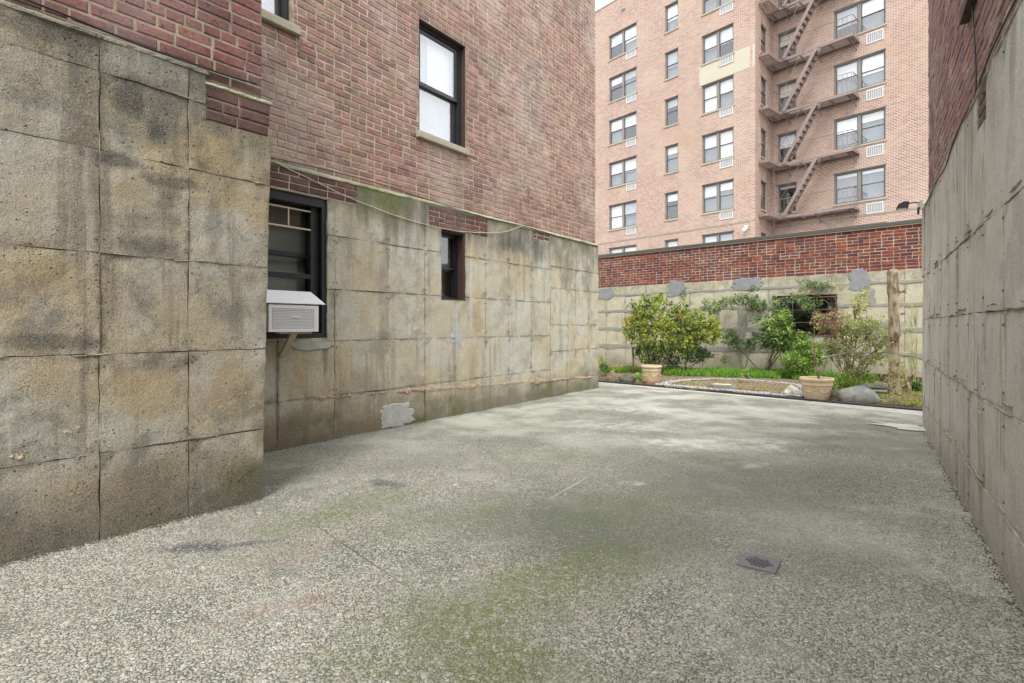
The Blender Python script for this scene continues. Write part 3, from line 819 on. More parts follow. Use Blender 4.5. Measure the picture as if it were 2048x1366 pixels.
# aggregate chips proud of the paving where they can be told apart
def make_chips():
    rnd = np.random.default_rng(5)
    sp = 0.0126
    xs = np.arange(-3.2, 5.2, sp); ys = np.arange(1.45, 5.6, sp * 0.9)
    X, Y = np.meshgrid(xs, ys)
    X = X + (np.arange(len(ys)) % 2)[:, None] * sp / 2
    X = X.ravel() + rnd.uniform(-.42, .42, X.size) * sp; Y = Y.ravel() + rnd.uniform(-.42, .42, Y.size) * sp
    u = 1024 + FPX * X / Y; v = 652 + FPX * CAMH / Y
    def side(fr):
        (px, py), a = fr
        return -(X - px) * math.sin(a) + (Y - py) * math.cos(a)      # <0: outside the wall
    inC = (side(FR_C) < 0.0) | (((X - FR_C[0][0]) * math.cos(FR_C[1]) + (Y - FR_C[0][1]) * math.sin(FR_C[1])) > 0.0)
    keep = (u > -60) & (u < 2110) & (v < 1440) & (side(FR_A) < -0.005) & (side(FR_B) < -0.005) & inC
    keep &= ~((np.abs((X - 1.187) * 0.93 - (Y - 2.519) * 0.36) < 0.10) & (np.abs((X - 1.187) * 0.36 + (Y - 2.519) * 0.93) < 0.09))
    thin = np.clip((5.6 - Y) / 3.0, 0.0, 1.0)
    keep &= rnd.random(X.size) < np.maximum(0.0, thin) * 0.96
    X, Y = X[keep], Y[keep]
    worn = np.array([mnoise.noise(Vector((float(a) * 1.3, float(b_) * 1.3, 4.0))) + 0.5 * mnoise.noise(Vector((float(a) * 4.1, float(b_) * 4.1, 9.0))) for a, b_ in zip(X, Y)])
    k2 = rnd.random(X.size) > np.clip((worn - 0.12) * 2.2, 0, 0.8)
    X, Y = X[k2], Y[k2]
    N = X.size
    k = 5
    a0 = rnd.uniform(0, 2 * np.pi, N)
    ang = a0[:, None] + (np.arange(k) + rnd.uniform(-.28, .28, (N, k))) * 2 * np.pi / k
    r = np.exp(rnd.normal(-5.10, 0.36, N))[:, None] * rnd.uniform(0.75, 1.25, (N, k))
    st_ = rnd.uniform(0.62, 1.0, N)[:, None]
    th = rnd.uniform(0, np.pi, N)[:, None]
    lx = np.cos(ang) * r; ly = np.sin(ang) * r * st_
    rx = lx * np.cos(th) - ly * np.sin(th); ry = lx * np.sin(th) + ly * np.cos(th)
    h = rnd.uniform(0.0003, 0.0019, N)[:, None]
    tilt = rnd.uniform(-.16, .16, (N, 2))
    top = np.stack([X[:, None] + rx * 0.74, Y[:, None] + ry * 0.74, h + rx * tilt[:, :1] * .7 + ry * tilt[:, 1:] * .7], -1)
    bt = np.stack([X[:, None] + rx, Y[:, None] + ry, np.full((N, k), -0.002)], -1)
    V = np.concatenate([top, bt], 1).reshape(-1, 3)
    base = np.arange(N)[:, None] * (2 * k)
    f5 = base + np.arange(k)[None, :]
    q = []
    for i in range(k):
        j = (i + 1) % k
        q.append(np.stack([base[:, 0] + k + i, base[:, 0] + k + j, base[:, 0] + j, base[:, 0] + i], -1))
    Q = np.stack(q, 1).reshape(-1, 4)
    me = bpy.data.meshes.new('aggregate_chips')
    me.vertices.add(len(V)); me.vertices.foreach_set('co', V.ravel())
    loops = np.concatenate([f5.ravel(), Q.ravel()])
    me.loops.add(len(loops)); me.loops.foreach_set('vertex_index', loops)
    npoly = N + len(Q)
    me.polygons.add(npoly)
    ls = np.concatenate([np.arange(N) * k, N * k + np.arange(len(Q)) * 4])
    me.polygons.foreach_set('loop_start', ls)
    me.update(calc_edges=True); me.validate()
    o = link('aggregate_chips', me, M['chips'])
    finish(o, 'pale angular stone chips set in the surface of the yard paving', 'gravel', kind='stuff')
    print('chips', N)
make_chips()

# ------------------------------------------------------------ A: long wall of the apartment building on the left
A = thing('apartment_wing', 'long left wall of faded red brick over formed concrete, with black sash windows', 'building', FR_A)
W1 = (1.905, 2.732, 3.465, 4.830)
W0 = (-0.62, 0.304, 4.005, 5.40)
W2 = (-0.34, 0.645, 1.025, 2.400)
W3 = (2.236, 2.683, 1.465, 2.352)
I1 = (-0.66, 1.000, 2.412, 2.700)
I2 = (2.025, 3.118, 2.352, 2.700)
I3 = (4.22, 4.66, 2.49, 2.700)
xa = [-0.66, 0.126, 0.73, 1.403, 1.96, 2.477, 3.076, 3.60, 4.16, 4.69]
panels(A, M['conc_long'], xa, [-0.03, 0.44, 0.99, 1.512, 2.05, 2.625], (W2, W3, I1, I2, I3), seed=1)
panels(A, M['conc_long'], [4.69, 5.20, 5.46, 5.95, 6.30], [-0.03, 0.24, 0.73, 1.157, 1.76, 2.11, 2.60], seed=2)
link('joint_backing', sheet('joint_backing', -0.66, 6.296, -0.05, 2.60, 0.013, (W2, W3), 0.6, depth=0.28), M['joint'], A)
bs = 0.045
for k, (h, y0) in enumerate(((I1, 0.0), (I2, 0.0), (I3, 0.002))):
    rows = 3 if k != 1 else 4
    zt = 2.625 if k != 1 else 2.605
    zb = zt - rows * (0.068 if k != 1 else 0.062)
    if k == 2: rows = 2; zb = zt - 2 * 0.065
    lay = brick_layout(h[0], h[1], zb, zt, course=(zt - zb) / rows, mod=0.203 if k != 1 else 0.19, every=0 if k != 1 else 2, hrow=1, seed=40 + k)
    bricks(A, FR_A, M['brick_dark'], lay, y0, 'dark', 60 + k)
    mo = MB(); mo.box(h[0], h[1], 0.007, 0.0128, zb - 0.01, zt + 0.015); mo.build('mortar_bed', M['mortar'], A)
# steel angle over the big window
mo = MB(); mo.box(-0.40, 0.70, 0.010, 0.16, 2.402, 2.412); mo.build('steel_lintel', M['rust_frame'], A)
mo = MB(); mo.box(2.20, 2.72, 0.010, 0.16, 2.346, 2.354); mo.build('steel_lintel', M['rust_frame'], A)
# mossy ledge on top of the concrete
def ledge(parent, x0, x1, z, y0, y1, mat, seed, h=0.03, slope=0.0, step=0.03, name='ledge'):
    n = int((x1 - x0) / step); mb = MB()
    prof = 6
    for i in range(n + 1):
        x = x0 + (x1 - x0) * i / n
        e = 0.008 * mnoise.noise(Vector((x * 5 + seed, 0, 0))) + 0.004 * mnoise.noise(Vector((x * 21 + seed, 0, 0)))
        zz = z + slope * (x - x0)
        pts = [(y0 + 0.012, zz - h), (y0 - 0.006 + e, zz - h * 0.55), (y0 - 0.004 - e, zz), (y0 + (y1 - y0) * 0.5, zz + 0.018 + e), (y1 + 0.01, zz + 0.034 + e * .5), (y1 + 0.01, zz - h)]
        for (yy, z_) in pts: mb.v.append((x, yy, z_ + 0.004 * mnoise.noise(Vector((x * 13, yy * 60 + seed, z_)))))
    for i in range(n):
        for k in range(prof - 1):
            a = i * prof + k; mb.f.append((a, a + prof, a + prof + 1, a + 1))
    mb.f.append(tuple(range(prof))); mb.f.append(tuple(n * prof + k for k in range(prof))[::-1])
    return mb.build(name, mat, parent)
ledge(A, -0.66, 6.30, 2.636, 0.0, bs, M['ledge'], 3)
# facing bricks
lay = brick_layout(-0.66, 6.27, 2.668, 8.0, (W1, W0), seed=3, joint=0.0125)
bricks(A, FR_A, M['brick_long'], lay, bs, 'long', 5, 300)
link('mortar_bed', sheet('mortar_bed', -0.66, 6.265, 2.60, 8.0, bs + 0.0045, (W1, W0), 0.6, depth=0.22), M['mortar'], A)
mo = MB(); mo.box(-0.66, 6.26, 0.30, 0.5, -0.1, 7.98); mo.box(-0.66, 6.26, 0.27, 2.6, 7.98, 8.02); mo.box(6.10, 6.26, 0.5, 4.6, -0.1, 7.98)
mo.build('wall_core', M['mortar'], A)
# openings: windows, sills
w1 = sash_window(A, W1[0], W1[1], W1[2], W1[3], bs + 0.075, M['black_frame'], M['glass'], 'full', split=0.47, room=0.4, fw=0.05, sw=0.045, blindmat=M['shade_near'])
cu = MB(); cu.box(2.20, 2.66, bs + .178, bs + .182, 4.16, 4.77); cu.build('curtain', M['shade_near'], w1)
jm = MB(); jm.box(W1[0] + .002, W1[0] + 0.014, bs + 0.008, bs + 0.075, W1[2], W1[3]); jm.box(W1[1] - 0.014, W1[1] - .002, bs + 0.008, bs + 0.075, W1[2], W1[3]); jm.box(W1[0] + .014, W1[1] - .014, bs + 0.008, bs + 0.075, W1[3] - 0.014, W1[3] - .002)
jm.build('window_jamb', M['rust_frame'], A)
sash_window(A, W0[0], W0[1], W0[2], W0[3], bs + 0.075, M['black_frame'], M['glass'], 'full', split=0.47, room=0.4)
for (xa0, xa1, z0, z1) in ((1.858, 2.765, 3.385, 3.462), (-0.62, 0.362, 3.915, 4.0)):
    s_ = MB(); s_.bbox(xa0, xa1, bs - 0.045, bs + 0.09, z0, z1, 0.008); s_.build('window_sill', M['sill'], A)
# big basement window, with a barred storm panel above and the air conditioner below
big = sash_window(A, W2[0], W2[1], W2[2], W2[3], 0.13, M['black_frame'], M['glass_grimy'], '0.04', split=0.60, room=0.35, fw=0.06, blindmat=M['blind_cream'])
b = MB()
b.box(W2[0] + .03, W2[1] - .001, 0.02, 0.128, W2[3] - 0.085, W2[3] - .001); b.box(W2[1] - 0.05, W2[1] - .001, 0.02, 0.128, W2[2] + .001, W2[3] - 0.087)
b.box(W2[1] - 0.14, W2[1] - .062, 0.07, 0.128, W2[2] + .05, W2[3] - 0.087)
b.box(W2[0] + .03, W2[1] - .052, 0.0, 0.128, W2[2] + .001, W2[2] + 0.045)
b.box(W2[0] + 0.03, W2[1] - 0.15, 0.05, 0.125, 1.60, 1.645)
b.build('storm_frame', M['black_frame'], A)
b = MB()
b.box(W2[0] + .05, W2[1] - 0.15, 0.055, 0.065, 2.255, 2.268); b.box(W2[0] + .05, W2[1] - 0.15, 0.055, 0.065, 2.075, 2.090)
b.box(0.26, 0.272, 0.055, 0.065, 2.09, 2.255)
b.build('window_bar', M['beige'], A)
sash_window(A, W3[0], W3[1], W3[2], W3[3], 0.12, M['black_frame'], M['glass_grimy'], 'half', split=0.47, room=0.3, fw=0.04, sw=0.03, slats=False, blindmat=M['blind_cream'])
b = MB(); b.box(W3[1] - 0.035, W3[1] - .001, 0.016, 0.118, W3[2], W3[3]); b.box(W3[0], W3[1] - .036, 0.03, 0.118, W3[3] - 0.03, W3[3] - .001); b.box(W3[0], W3[1] - .036, 0.02, 0.118, W3[2] + .001, W3[2] + 0.02)
b.build('window_jamb', M['rust_frame'], A)
# cement ridges at the joints
sd_ = 0
for z_, x0_, x1_ in ((0.44, -0.1, 4.69), (0.99, 0.1, 4.69), (1.512, 0.66, 2.2), (1.512, 2.72, 4.69), (2.05, 0.66, 2.2), (2.05, 2.72, 4.69), (1.76, 4.7, 6.28), (1.157, 4.7, 6.28), (0.73, 4.7, 6.28), (2.11, 4.7, 6.28)):
    sd_ += 1; ridge(A, M['ridge'], (x0_, 0.0, z_), (x1_, 0.0, z_), 0.0042, sd_ * 3.3, wob=0.016, gaps=0.8)
for x_, z0_, z1_ in ((0.73, 0, 2.4), (1.403, 0, 2.6), (3.076, 0, 2.3), (4.69, 0.02, 2.6), (0.126, 0, 0.97)):
    sd_ += 1; ridge(A, M['ridge'], (x_, 0.002, z0_), (x_, 0.002, z1_), 0.0036, sd_ * 3.3, wob=0, gaps=0.6)
# foam crust squeezed out of the low joint: blobs along a falling line
cr = random.Random(9)
crm = MB()
def lump(mb, c, r, sc=(1, 0.5, 0.8), n=6, seed=0):
    base = len(mb.v)
    rings = [(0.0, -1), (0.75, -0.6), (1.0, 0.0), (0.7, 0.65), (0.0, 1)]
    for rr, zz in rings:
        for k in range(n):
            a = 2 * math.pi * k / n
            q = 1 + 0.45 * cr.uniform(-1, 1)
            mb.v.append((c[0] + math.cos(a) * rr * r * sc[0] * q, c[1] + math.sin(a) * rr * r * sc[1] * q, c[2] + zz * r * sc[2] * q))
    for i in range(len(rings) - 1):
        for k in range(n):
            mb.f.append((base + i * n + k, base + i * n + (k + 1) % n, base + (i + 1) * n + (k + 1) % n, base + (i + 1) * n + k))
for i in range(1500):
    x = cr.uniform(0.50, 6.25)
    amp = 0.5 + 0.9 * mnoise.noise(Vector((x * 1.7, 3.3, 0))) + 0.5 * mnoise.noise(Vector((x * 5.1, 7.3, 0)))
    if 1.22 < x < 1.30: amp *= 0.3
    if x > 4.9: amp *= 0.55
    if amp < 0.25: continue
    zl = 0.47 - 0.040 * x + 0.012 * mnoise.noise(Vector((x * 3, 0, 1)))
    lump(crm, (x, cr.uniform(-0.012, 0.0) * amp, zl + cr.gauss(0, 0.016) * min(1.2, amp) - 0.01), cr.uniform(0.006, 0.016) * min(1.3, amp + .3))
finish(crm.build('foam_crust', M['crust'], A), kind='stuff')
# patches of newer cement
ragged_patch(A, M['patch'], 1.52, 0.135, 0.47, 0.265, -0.001, 2.0, power=8)
ragged_patch(A, M['patch'], 0.48, 0.955, 0.42, 0.10, -0.003, 9.0, th=0.006, power=3)

# ------------------------------------------------------------ air conditioner in the big window
ac = thing('air_conditioner', 'white window air conditioner with perforated back, sloping hood and a beige prop underneath', 'air conditioner', FR_A)
AX0, AX1, AY0, AY1, AZ0, AZ1 = -0.09, 0.385, -0.255, 0.20, 1.088, 1.326
b = MB()
b.box(AX0, AX0 + 0.03, AY0, AY0 + 0.02, AZ0, AZ1); b.box(AX1 - 0.045, AX1, AY0, AY0 + 0.02, AZ0, AZ1)
b.box(AX0 + .03, AX1 - .045, AY0, AY0 + 0.02, AZ0, AZ0 + 0.022); b.box(AX0 + .03, AX1 - .045, AY0, AY0 + 0.02, AZ1 - 0.03, AZ1)
b.box(AX0, AX0 + 0.01, AY0 + .02, AY1, AZ0, AZ1); b.box(AX1 - .01, AX1, AY0 + .02, AY1, AZ0, AZ1)
b.box(AX0 + .01, AX1 - .01, AY0 + .02, AY1, AZ1 - .01, AZ1); b.box(AX0 + .01, AX1 - .01, AY0 + .02, AY1, AZ0, AZ0 + .01)
body = b.build('casing', M['white'], ac)
b = MB(); b.box(AX0 + .03, AX1 - .045, AY0 + .035, AY0 + .05, AZ0 + .022, AZ1 - .03); b.build('coil', M['grille_dark'], ac)
# perforated sheet: plates with hexagonal holes
pf = MB()
hx, hz, hr = 0.0155, 0.0134, 0.0047
zz = AZ0 + 0.022 + hz / 2; row = 0
X0_, X1_ = AX0 + 0.03, AX1 - 0.045
while zz < AZ1 - 0.03:
    x = X0_ + (hx / 2 if row % 2 else 0)
    if row % 2:
        pf.add([(X0_, AY0 + .006, zz - hz / 2), (X0_ + hx / 2 - hx / 2 + .0001, AY0 + .006, zz - hz / 2), (X0_ + .0001, AY0 + .006, zz + hz / 2), (X0_, AY0 + .006, zz + hz / 2)], [(0, 1, 2, 3)])
    while x + hx / 2 < X1_ + hx / 2:
        cx = x + hx / 2
        z0b, z1b = zz - hz / 2, min(zz + hz / 2, AZ1 - 0.03)
        xa_, xb_ = x, min(x + hx, X1_)
        if xb_ - xa_ > hx * 0.9 and z1b - z0b > hz * 0.9:
            out = [(xa_, z0b), (cx, z0b), (xb_, z0b), (xb_, zz), (xb_, z1b), (cx, z1b), (xa_, z1b), (xa_, zz)]
            inn = [(cx + hr * math.cos(math.pi * (1.25 + .25 * k)), zz + hr * math.sin(math.pi * (1.25 + .25 * k))) for k in range(8)]
            pf.add([(p[0], AY0 + .006, p[1]) for p in out] + [(p[0], AY0 + .006, p[1]) for p in inn], [(k, (k + 1) % 8, 8 + (k + 1) % 8, 8 + k) for k in range(8)])
        else:
            pf.add([(xa_, AY0 + .006, z0b), (xb_, AY0 + .006, z0b), (xb_, AY0 + .006, z1b), (xa_, AY0 + .006, z1b)], [(0, 1, 2, 3)])
        x += hx
    zz += hz; row += 1
pf.build('perforated_grille', M['white'], ac)
b = MB(); b.box(0.12, 0.20, AY0 + .001, AY0 + .0055, 1.215, 1.232); b.build('name_plate', M['white'], ac)
# hood: thin sheet from the sash down to its outer edge
b = MB()
h0, h1 = (AX0 - .03, 0.50), (AX0 - .05, 0.452)
b.add([(AX0 - .03, 0.06, 1.475), (0.497, 0.06, 1.475), (0.452, -0.262, 1.345), (AX0 - .05, -0.262, 1.345),
       (AX0 - .03, 0.06, 1.469), (0.497, 0.06, 1.469), (0.452, -0.262, 1.339), (AX0 - .05, -0.262, 1.339)],
      [(0, 3, 2, 1), (4, 5, 6, 7), (3, 7, 6, 2), (0, 1, 5, 4), (1, 2, 6, 5), (3, 0, 4, 7)])
b.build('hood', M['white'], ac)
b = MB(); b.bar((0.165, -0.225, 1.088), (0.165, -0.012, 0.862), 0.062, 0.022); b.box(0.02, 0.33, -0.23, -0.16, 1.070, 1.087); b.build('prop_board', M['beige'], ac)

# ------------------------------------------------------------ C: projecting wing nearest on the left
C_ = thing('projecting_wing', 'near left corner block of stained concrete panels under dark red brick', 'building', FR_C)
N1 = (-0.342, 0.2, 2.395, 2.9)
flare = lambda p: 0.026 * p[2] if p[0] > -0.02 else 0.0
panels(C_, M['conc_near'], [-2.15, -1.72, -1.295, -0.865, -0.437, 0.0], [-0.03, 0.46, 0.99, 1.53, 2.08, 2.50, 2.685], (N1,), seed=7, relief=0.004, jit=0.0035, flare=flare, cell=0.08)
b = MB(); b.box(-5.2, -0.008, 0.014, 1.6, -0.1, 2.66); b.build('joint_backing', M['joint'], C_)
lay = brick_layout(-0.342, 0.055, 2.400, 2.612, course=0.0705, every=0, seed=23)
bricks(C_, FR_C, M['brick_dark'], lay, 0.0, 'cdark', 61)
b = MB(); b.box(-0.342, 0.05, 0.008, 0.0135, 2.392, 2.62); b.build('mortar_bed', M['mortar_near'], C_)
ledge(C_, -0.345, 0.062, 2.632, 0.0, 0.05, M['ledge'], 8, h=0.022, name='notch_cap')
ledge(C_, -2.15, -0.33, 2.693, 0.0, 0.05, M['conc_near'], 12, h=0.03)
lay = brick_layout(-2.3, 0.027, 2.665, 5.0, every=6, hrow=4, seed=12)
bricks(C_, FR_C, M['brick_near'], lay, 0.05, 'near', 15, 300)
b = MB(); b.box(-5.2, 0.022, 0.0545, 1.6, 2.661, 5.0); b.build('mortar_bed', M['mortar_near'], C_)
for k, (z_, x0_) in enumerate(((0.46, -2.1), (0.99, -2.1), (1.53, -2.1), (2.08, -2.1), (2.50, -2.1))):
    ridge(C_, M['ridge'], (x0_, -0.001, z_), (0.01 if k < 4 else -0.35, -0.001, z_), 0.0032, 40 + k * 2.7, gaps=0.95, wob=0.014)
for k, x_ in enumerate((-0.437, -0.865, -1.295)):
    ridge(C_, M['ridge'], (x_, 0.002, 0.02), (x_, 0.002, 2.46), 0.0028, 60 + k * 2.7, wob=0, gaps=0.6)
# sprays of hardened foam and snapped tie holes
fm = MB()
for (x_, z_, r_, n_) in ((-0.99, 0.60, .016, 5), (-1.18, 0.52, .018, 6), (-0.95, 0.27, .012, 4), (-0.05, 0.62, .010, 5), (-0.10, 0.70, .012, 4), (-0.20, 0.66, .011, 7), (-0.25, 0.63, .010, 6),
                         (-0.08, 0.40, .013, 5), (-0.85, 0.50, .012, 3), (-0.56, 0.58, .009, 3), (-0.66, 0.60, .007, 2), (-0.28, 0.47, .009, 3), (-1.15, 0.86, .010, 2), (-1.20, 0.36, .010, 3), (-0.52, 0.53, .010, 3),
                         (-0.86, 0.83, .008, 3), (-0.72, 1.0, .006, 3), (-0.20, 1.28, .008, 2), (-0.62, 1.17, .006, 2), (-0.30, 1.38, .007, 2), (-0.55, 1.90, .009, 2), (-0.95, 1.9, .006, 2)):
    for i in range(n_): lump(fm, (x_ + cr.gauss(0, r_ * 1.1), -0.003, z_ + cr.gauss(0, r_ * .6)), r_ * cr.uniform(.25, .62), (1, .35, .8))
finish(fm.build('foam_crust', M['crust'], C_), kind='stuff')
th_ = MB()
for x_ in (-0.437, -0.865, -1.295):
    for z_ in (0.40, 0.53, 0.92, 1.05, 1.46, 1.60, 2.0, 2.15):
        for s_ in (-1, 1): lump(th_, (x_ + s_ * 0.017, -0.003, z_ + cr.uniform(-.008, .008)), 0.006)
finish(th_.build('tie_hole_plug', M['joint'], C_), kind='stuff')
th_ = MB()
for x_ in (0.73, 1.403, 1.96, 2.477, 3.076, 3.6, 4.16):
    for z_ in (0.50, 0.93, 1.05, 1.45, 1.58, 1.99, 2.11):
        if W3[0] - .05 < x_ < W3[1] + .05 and z_ > 1.4: continue
        for s_ in (-1, 1): lump(th_, (x_ + s_ * 0.018, -0.003, z_ + cr.uniform(-.01, .01)), 0.008)
finish(th_.build('tie_hole_plug', M['joint'], A), kind='stuff')

# ------------------------------------------------------------ B: right hand wall
B_ = thing('right_building', 'tall right wall of brown brick above pale formed concrete, seen at a steep angle', 'building', FR_B)
I4 = (2.87, 3.13, 2.245, 2.60)
panels(B_, M['conc_right'], [-0.785, -0.49, 0.02, 0.53, 1.036, 1.55, 2.052, 2.562, 3.075, 3.59, 4.1, 4.6, 5.1], [-0.03, 0.27, 0.75, 1.215, 1.69, 2.455], (I4,), seed=9, relief=0.0035, gap=0.004)
b = MB(); b.box(-0.783, 9.5, 0.013, 0.6, -0.1, 2.45); b.build('joint_backing', M['joint'], B_)
ledge(B_, -0.785, 5.1, 2.462, 0.0, 0.05, M['conc_right'], 15, h=0.02, step=0.05)
lay = brick_layout(2.87, 3.13, 2.245, 2.45, course=0.068, every=0, seed=24)
bricks(B_, FR_B, M['brick_dark'], lay, 0.004, 'bdark', 62)
WB = (2.20, 3.05, 3.26, 4.6)
lay = brick_layout(-0.75, 5.4, 2.485, 5.9, (WB,), seed=31)
bricks(B_, FR_B, M['brick_right'], lay, 0.05, 'right', 35, 300, proud=0.004)
link('mortar_bed', sheet('mortar_bed', -0.745, 9.5, 2.451, 5.9, 0.0555, (WB,), 0.8, depth=0.35), M['mortar_right'], B_)
b = MB(); b.box(-0.74, 9.4, 0.42, 3.0, -0.1, 5.9); b.build('wall_core', M['mortar_right'], B_)
sash_window(B_, *WB, 0.13, M['rust_frame'], M['glass_grimy'], 'full', room=0.10)
b = MB(); b.bbox(2.16, 3.08, 0.0, 0.15, 3.19, 3.258, 0.006); b.build('window_sill', M['rust_frame'], B_)
for k, z_ in enumerate((0.27, 0.75, 1.215, 1.69)):
    ridge(B_, M['ridge'], (-0.77, 0.0, z_), (5.0, 0.0, z_), 0.006, 80 + k * 3.1, gaps=0.35, wob=0.012)
    ridge(B_, M['ridge'], (-0.77, -0.001, z_ + 0.03), (5.0, -0.001, z_ + 0.035), 0.006, 90 + k * 3.1, gaps=0.6, wob=0.03)
th_ = MB()
for x_ in (-0.49, 0.02, 0.53, 1.036, 1.55, 2.052, 2.562, 3.075, 3.59):
    for z_ in (0.10, 0.33, 0.69, 0.83, 1.15, 1.30, 1.63, 1.76, 2.38):
        lump(th_, (x_ + cr.uniform(-.01, .01), -0.003, z_ + cr.uniform(-.01, .01)), 0.0075)
finish(th_.build('tie_hole_plug', M['joint'], B_), kind='stuff')
fm = MB()
for i in range(60): lump(fm, (cr.gauss(1.75, 0.28), -0.003, 0.31 + cr.gauss(0, .02)), cr.uniform(.003, .010))
for i in range(14): lump(fm, (2.98 + cr.gauss(0, .02), -0.004, 0.69 + cr.gauss(0, .02)), cr.uniform(.004, .010))
finish(fm.build('foam_crust', M['crust'], B_), kind='stuff')

# ------------------------------------------------------------ G: garden wall
G = thing('garden_wall', 'red brick boundary wall with dark metal coping over painted concrete blocks', 'wall', FR_G)
WG = (6.251, 7.557, 0.91, 1.835)
gx = [-2.2 + 0.643 * i for i in range(24)]
gx = [x for x in gx if x < 12.6]
panels(G, M['conc_garden'], gx, [-0.15, 0.53, 1.06, 1.57, 2.03, 2.262], (WG,), seed=13, relief=0.005, gap=0.014, jit=0.006, cell=0.16, name='wall_block')
link('joint_backing', sheet('joint_backing', gx[0], gx[-1], -0.2, 2.25, 0.010, (WG,), 0.8, depth=0.28), M['smear'], G)
lay = brick_layout(gx[0], gx[-1], 2.270, 3.15, course=0.0677, every=6, hrow=3, seed=51)
lay = [(a, b2, c - 0, d) for a, b2, c, d in lay]
bricks(G, FR_G, M['brick_garden'], lay, 0.006, 'garden', 53, 300, proud=0.004)
b = MB(); b.box(gx[0], gx[-1], 0.0115, 0.29, 2.252, 3.15); b.build('mortar_bed', M['mortar_garden'], G)
b = MB(); b.bbox(gx[0], gx[-1], -0.045, 0.33, 3.165, 3.245, 0.006); b.build('coping', M['coping'], G)
b = MB(); b.box(gx[0], gx[-1], -0.030, 0.31, 3.150, 3.164); b.build('drip_edge', M['drip'], G)
# ragged bands of cement smeared over the joints
def smear_band(x0, x1, z, h, seed, m=M['smear']):
    mb = MB(); n = int((x1 - x0) / 0.04); rn = random.Random(int(seed * 10))
    for i in range(n + 1):
        x = x0 + (x1 - x0) * i / n
        a = h * (0.5 + 0.5 * mnoise.noise(Vector((x * 2.3 + seed, 1, 0)))) + rn.uniform(0, .012)
        c = h * (0.5 + 0.7 * mnoise.noise(Vector((x * 1.9 + seed, 5, 0)))) + rn.uniform(0, .015)
        a = max(a, .008); c = max(c, .008)
        for (yy, zz_) in ((0.006, z + a), (-0.0085, z + a * .8), (-0.010, z), (-0.0085, z - c * .8), (0.006, z - c)): mb.v.append((x, yy, zz_))
    for i in range(n):
        for k in range(4):
            q = i * 5 + k; mb.f.append((q, q + 1, q + 6, q + 5))
    mb.build('cement_smear', m, G)
for k, (z_, h_) in enumerate(((0.56, 0.12), (1.06, 0.10), (1.57, 0.07), (2.03, 0.06))):
    smear_band(gx[0], WG[0] - .02 if WG[2] < z_ < WG[3] else gx[-1], z_, h_, 3.3 * k + 1)
    if WG[2] < z_ < WG[3]: smear_band(WG[1] + .02, gx[-1], z_, h_, 3.3 * k + 9)
def smear_col(x, z0, z1, w_, seed):
    ragged_patch(G, M['smear'], x, (z0 + z1) / 2, w_, z1 - z0, -0.002, seed, name='cement_smear', th=0.006, power=6)
for k, (x_, z0_, z1_, w_) in enumerate(((4.95, 1.10, 1.62, 0.13), (5.55, 0.62, 1.62, 0.22), (8.15, 1.58, 1.95, 0.20), (9.3, 0.7, 1.2, 0.35), (3.2, 1.6, 2.0, 0.05), (6.0, 0.5, 1.1, .3), (8.4, .9, 1.25, .5), (2.35, 0.55, 1.05, 0.04))):
    smear_col(x_, z0_, z1_, w_, 21 + k * 1.3)
for k, (x_, z_, w_, h_) in enumerate(((1.66, 2.09, 0.50, 0.36), (3.87, 2.10, 0.50, 0.42), (5.68, 2.16, 0.66, 0.27), (7.97, 2.09, 0.36, 0.46))):
    ragged_patch(G, M['patch_dark'], x_, z_, w_, h_, -0.003, 31 + k * 2.1, th=0.010, power=5)
# barred basement window in the garden wall
b = MB()
x0, x1, z0, z1 = WG
b.box(x0, x0 + .04, 0.05, 0.12, z0, z1); b.box(x1 - .04, x1, 0.05, 0.12, z0, z1); b.box(x0 + .04, x1 - .04, 0.05, 0.12, z1 - .04, z1); b.box(x0 + .04, x1 - .04, 0.05, 0.12, z0, z0 + .04)
gw = b.build('window', M['black_frame'], G)
b = MB(); b.box(x0 + .04, x1 - .04, 0.085, 0.089, z0 + .04, z1 - .04); b.build('pane', M['glass_grimy'], gw)
b = MB(); b.add([(x0, .12, z0), (x1, .12, z0), (x1, .12, z1), (x0, .12, z1), (x0, .27, z0), (x1, .27, z0), (x1, .27, z1), (x0, .27, z1)], [(4, 5, 6, 7), (0, 1, 5, 4), (3, 7, 6, 2), (0, 4, 7, 3), (1, 2, 6, 5)]); b.build('inner_room', M['room'], gw)
b = MB()
for x_ in (x0 + .02, 6.68, 7.12, x1 - .02): b.box(x_ - .006, x_ + .006, -0.012, 0.006, z0 - .02, z1 + .01)
for z_ in (z0 + .02, 1.22, 1.50, z1 - .06): b.box(x0, x1, -0.022, -0.013, z_ - .008, z_ + .008)
b.build('window_grille', M['rusty'], G)

# ------------------------------------------------------------ F: apartment building beyond the garden wall
F_ = thing('apartment_building', 'seven storey salmon brick apartment building beyond the garden wall, with paired sash windows', 'building', FR_F)
HEADS = [20.18 - 2.79 * k for k in range(7)]
WH = 1.58
cols_F = [(-4.4, -3.5, 1), (1.387, 3.566, 2), (5.614, 6.485, 1), (8.0, 9.824, 2)]
holesF = [(a, b_, h - WH, h) for a, b_, _ in cols_F for h in HEADS]
acF = [(2.80, 3.53, h - WH - 0.50, h - WH - 0.06) for h in HEADS] + [(9.06, 9.80, h - WH - 0.50, h - WH - 0.06) for h in HEADS]
F2X, F2Y = 13.686, 2.956
cols_2 = [(-2.814, -1.817, 1), (0.007, 2.241, 2)]
HEADS2 = [17.36 - 2.80 * k for k in range(-1, 6)]
holes2 = [(a + F2X, b_ + F2X, h - WH, h) for a, b_, _ in cols_2 for h in HEADS2]
ac2 = [(1.45 + F2X, 2.16 + F2X, h - WH - 0.70, h - WH - 0.19) for h in HEADS2]
ROOF = 22.3
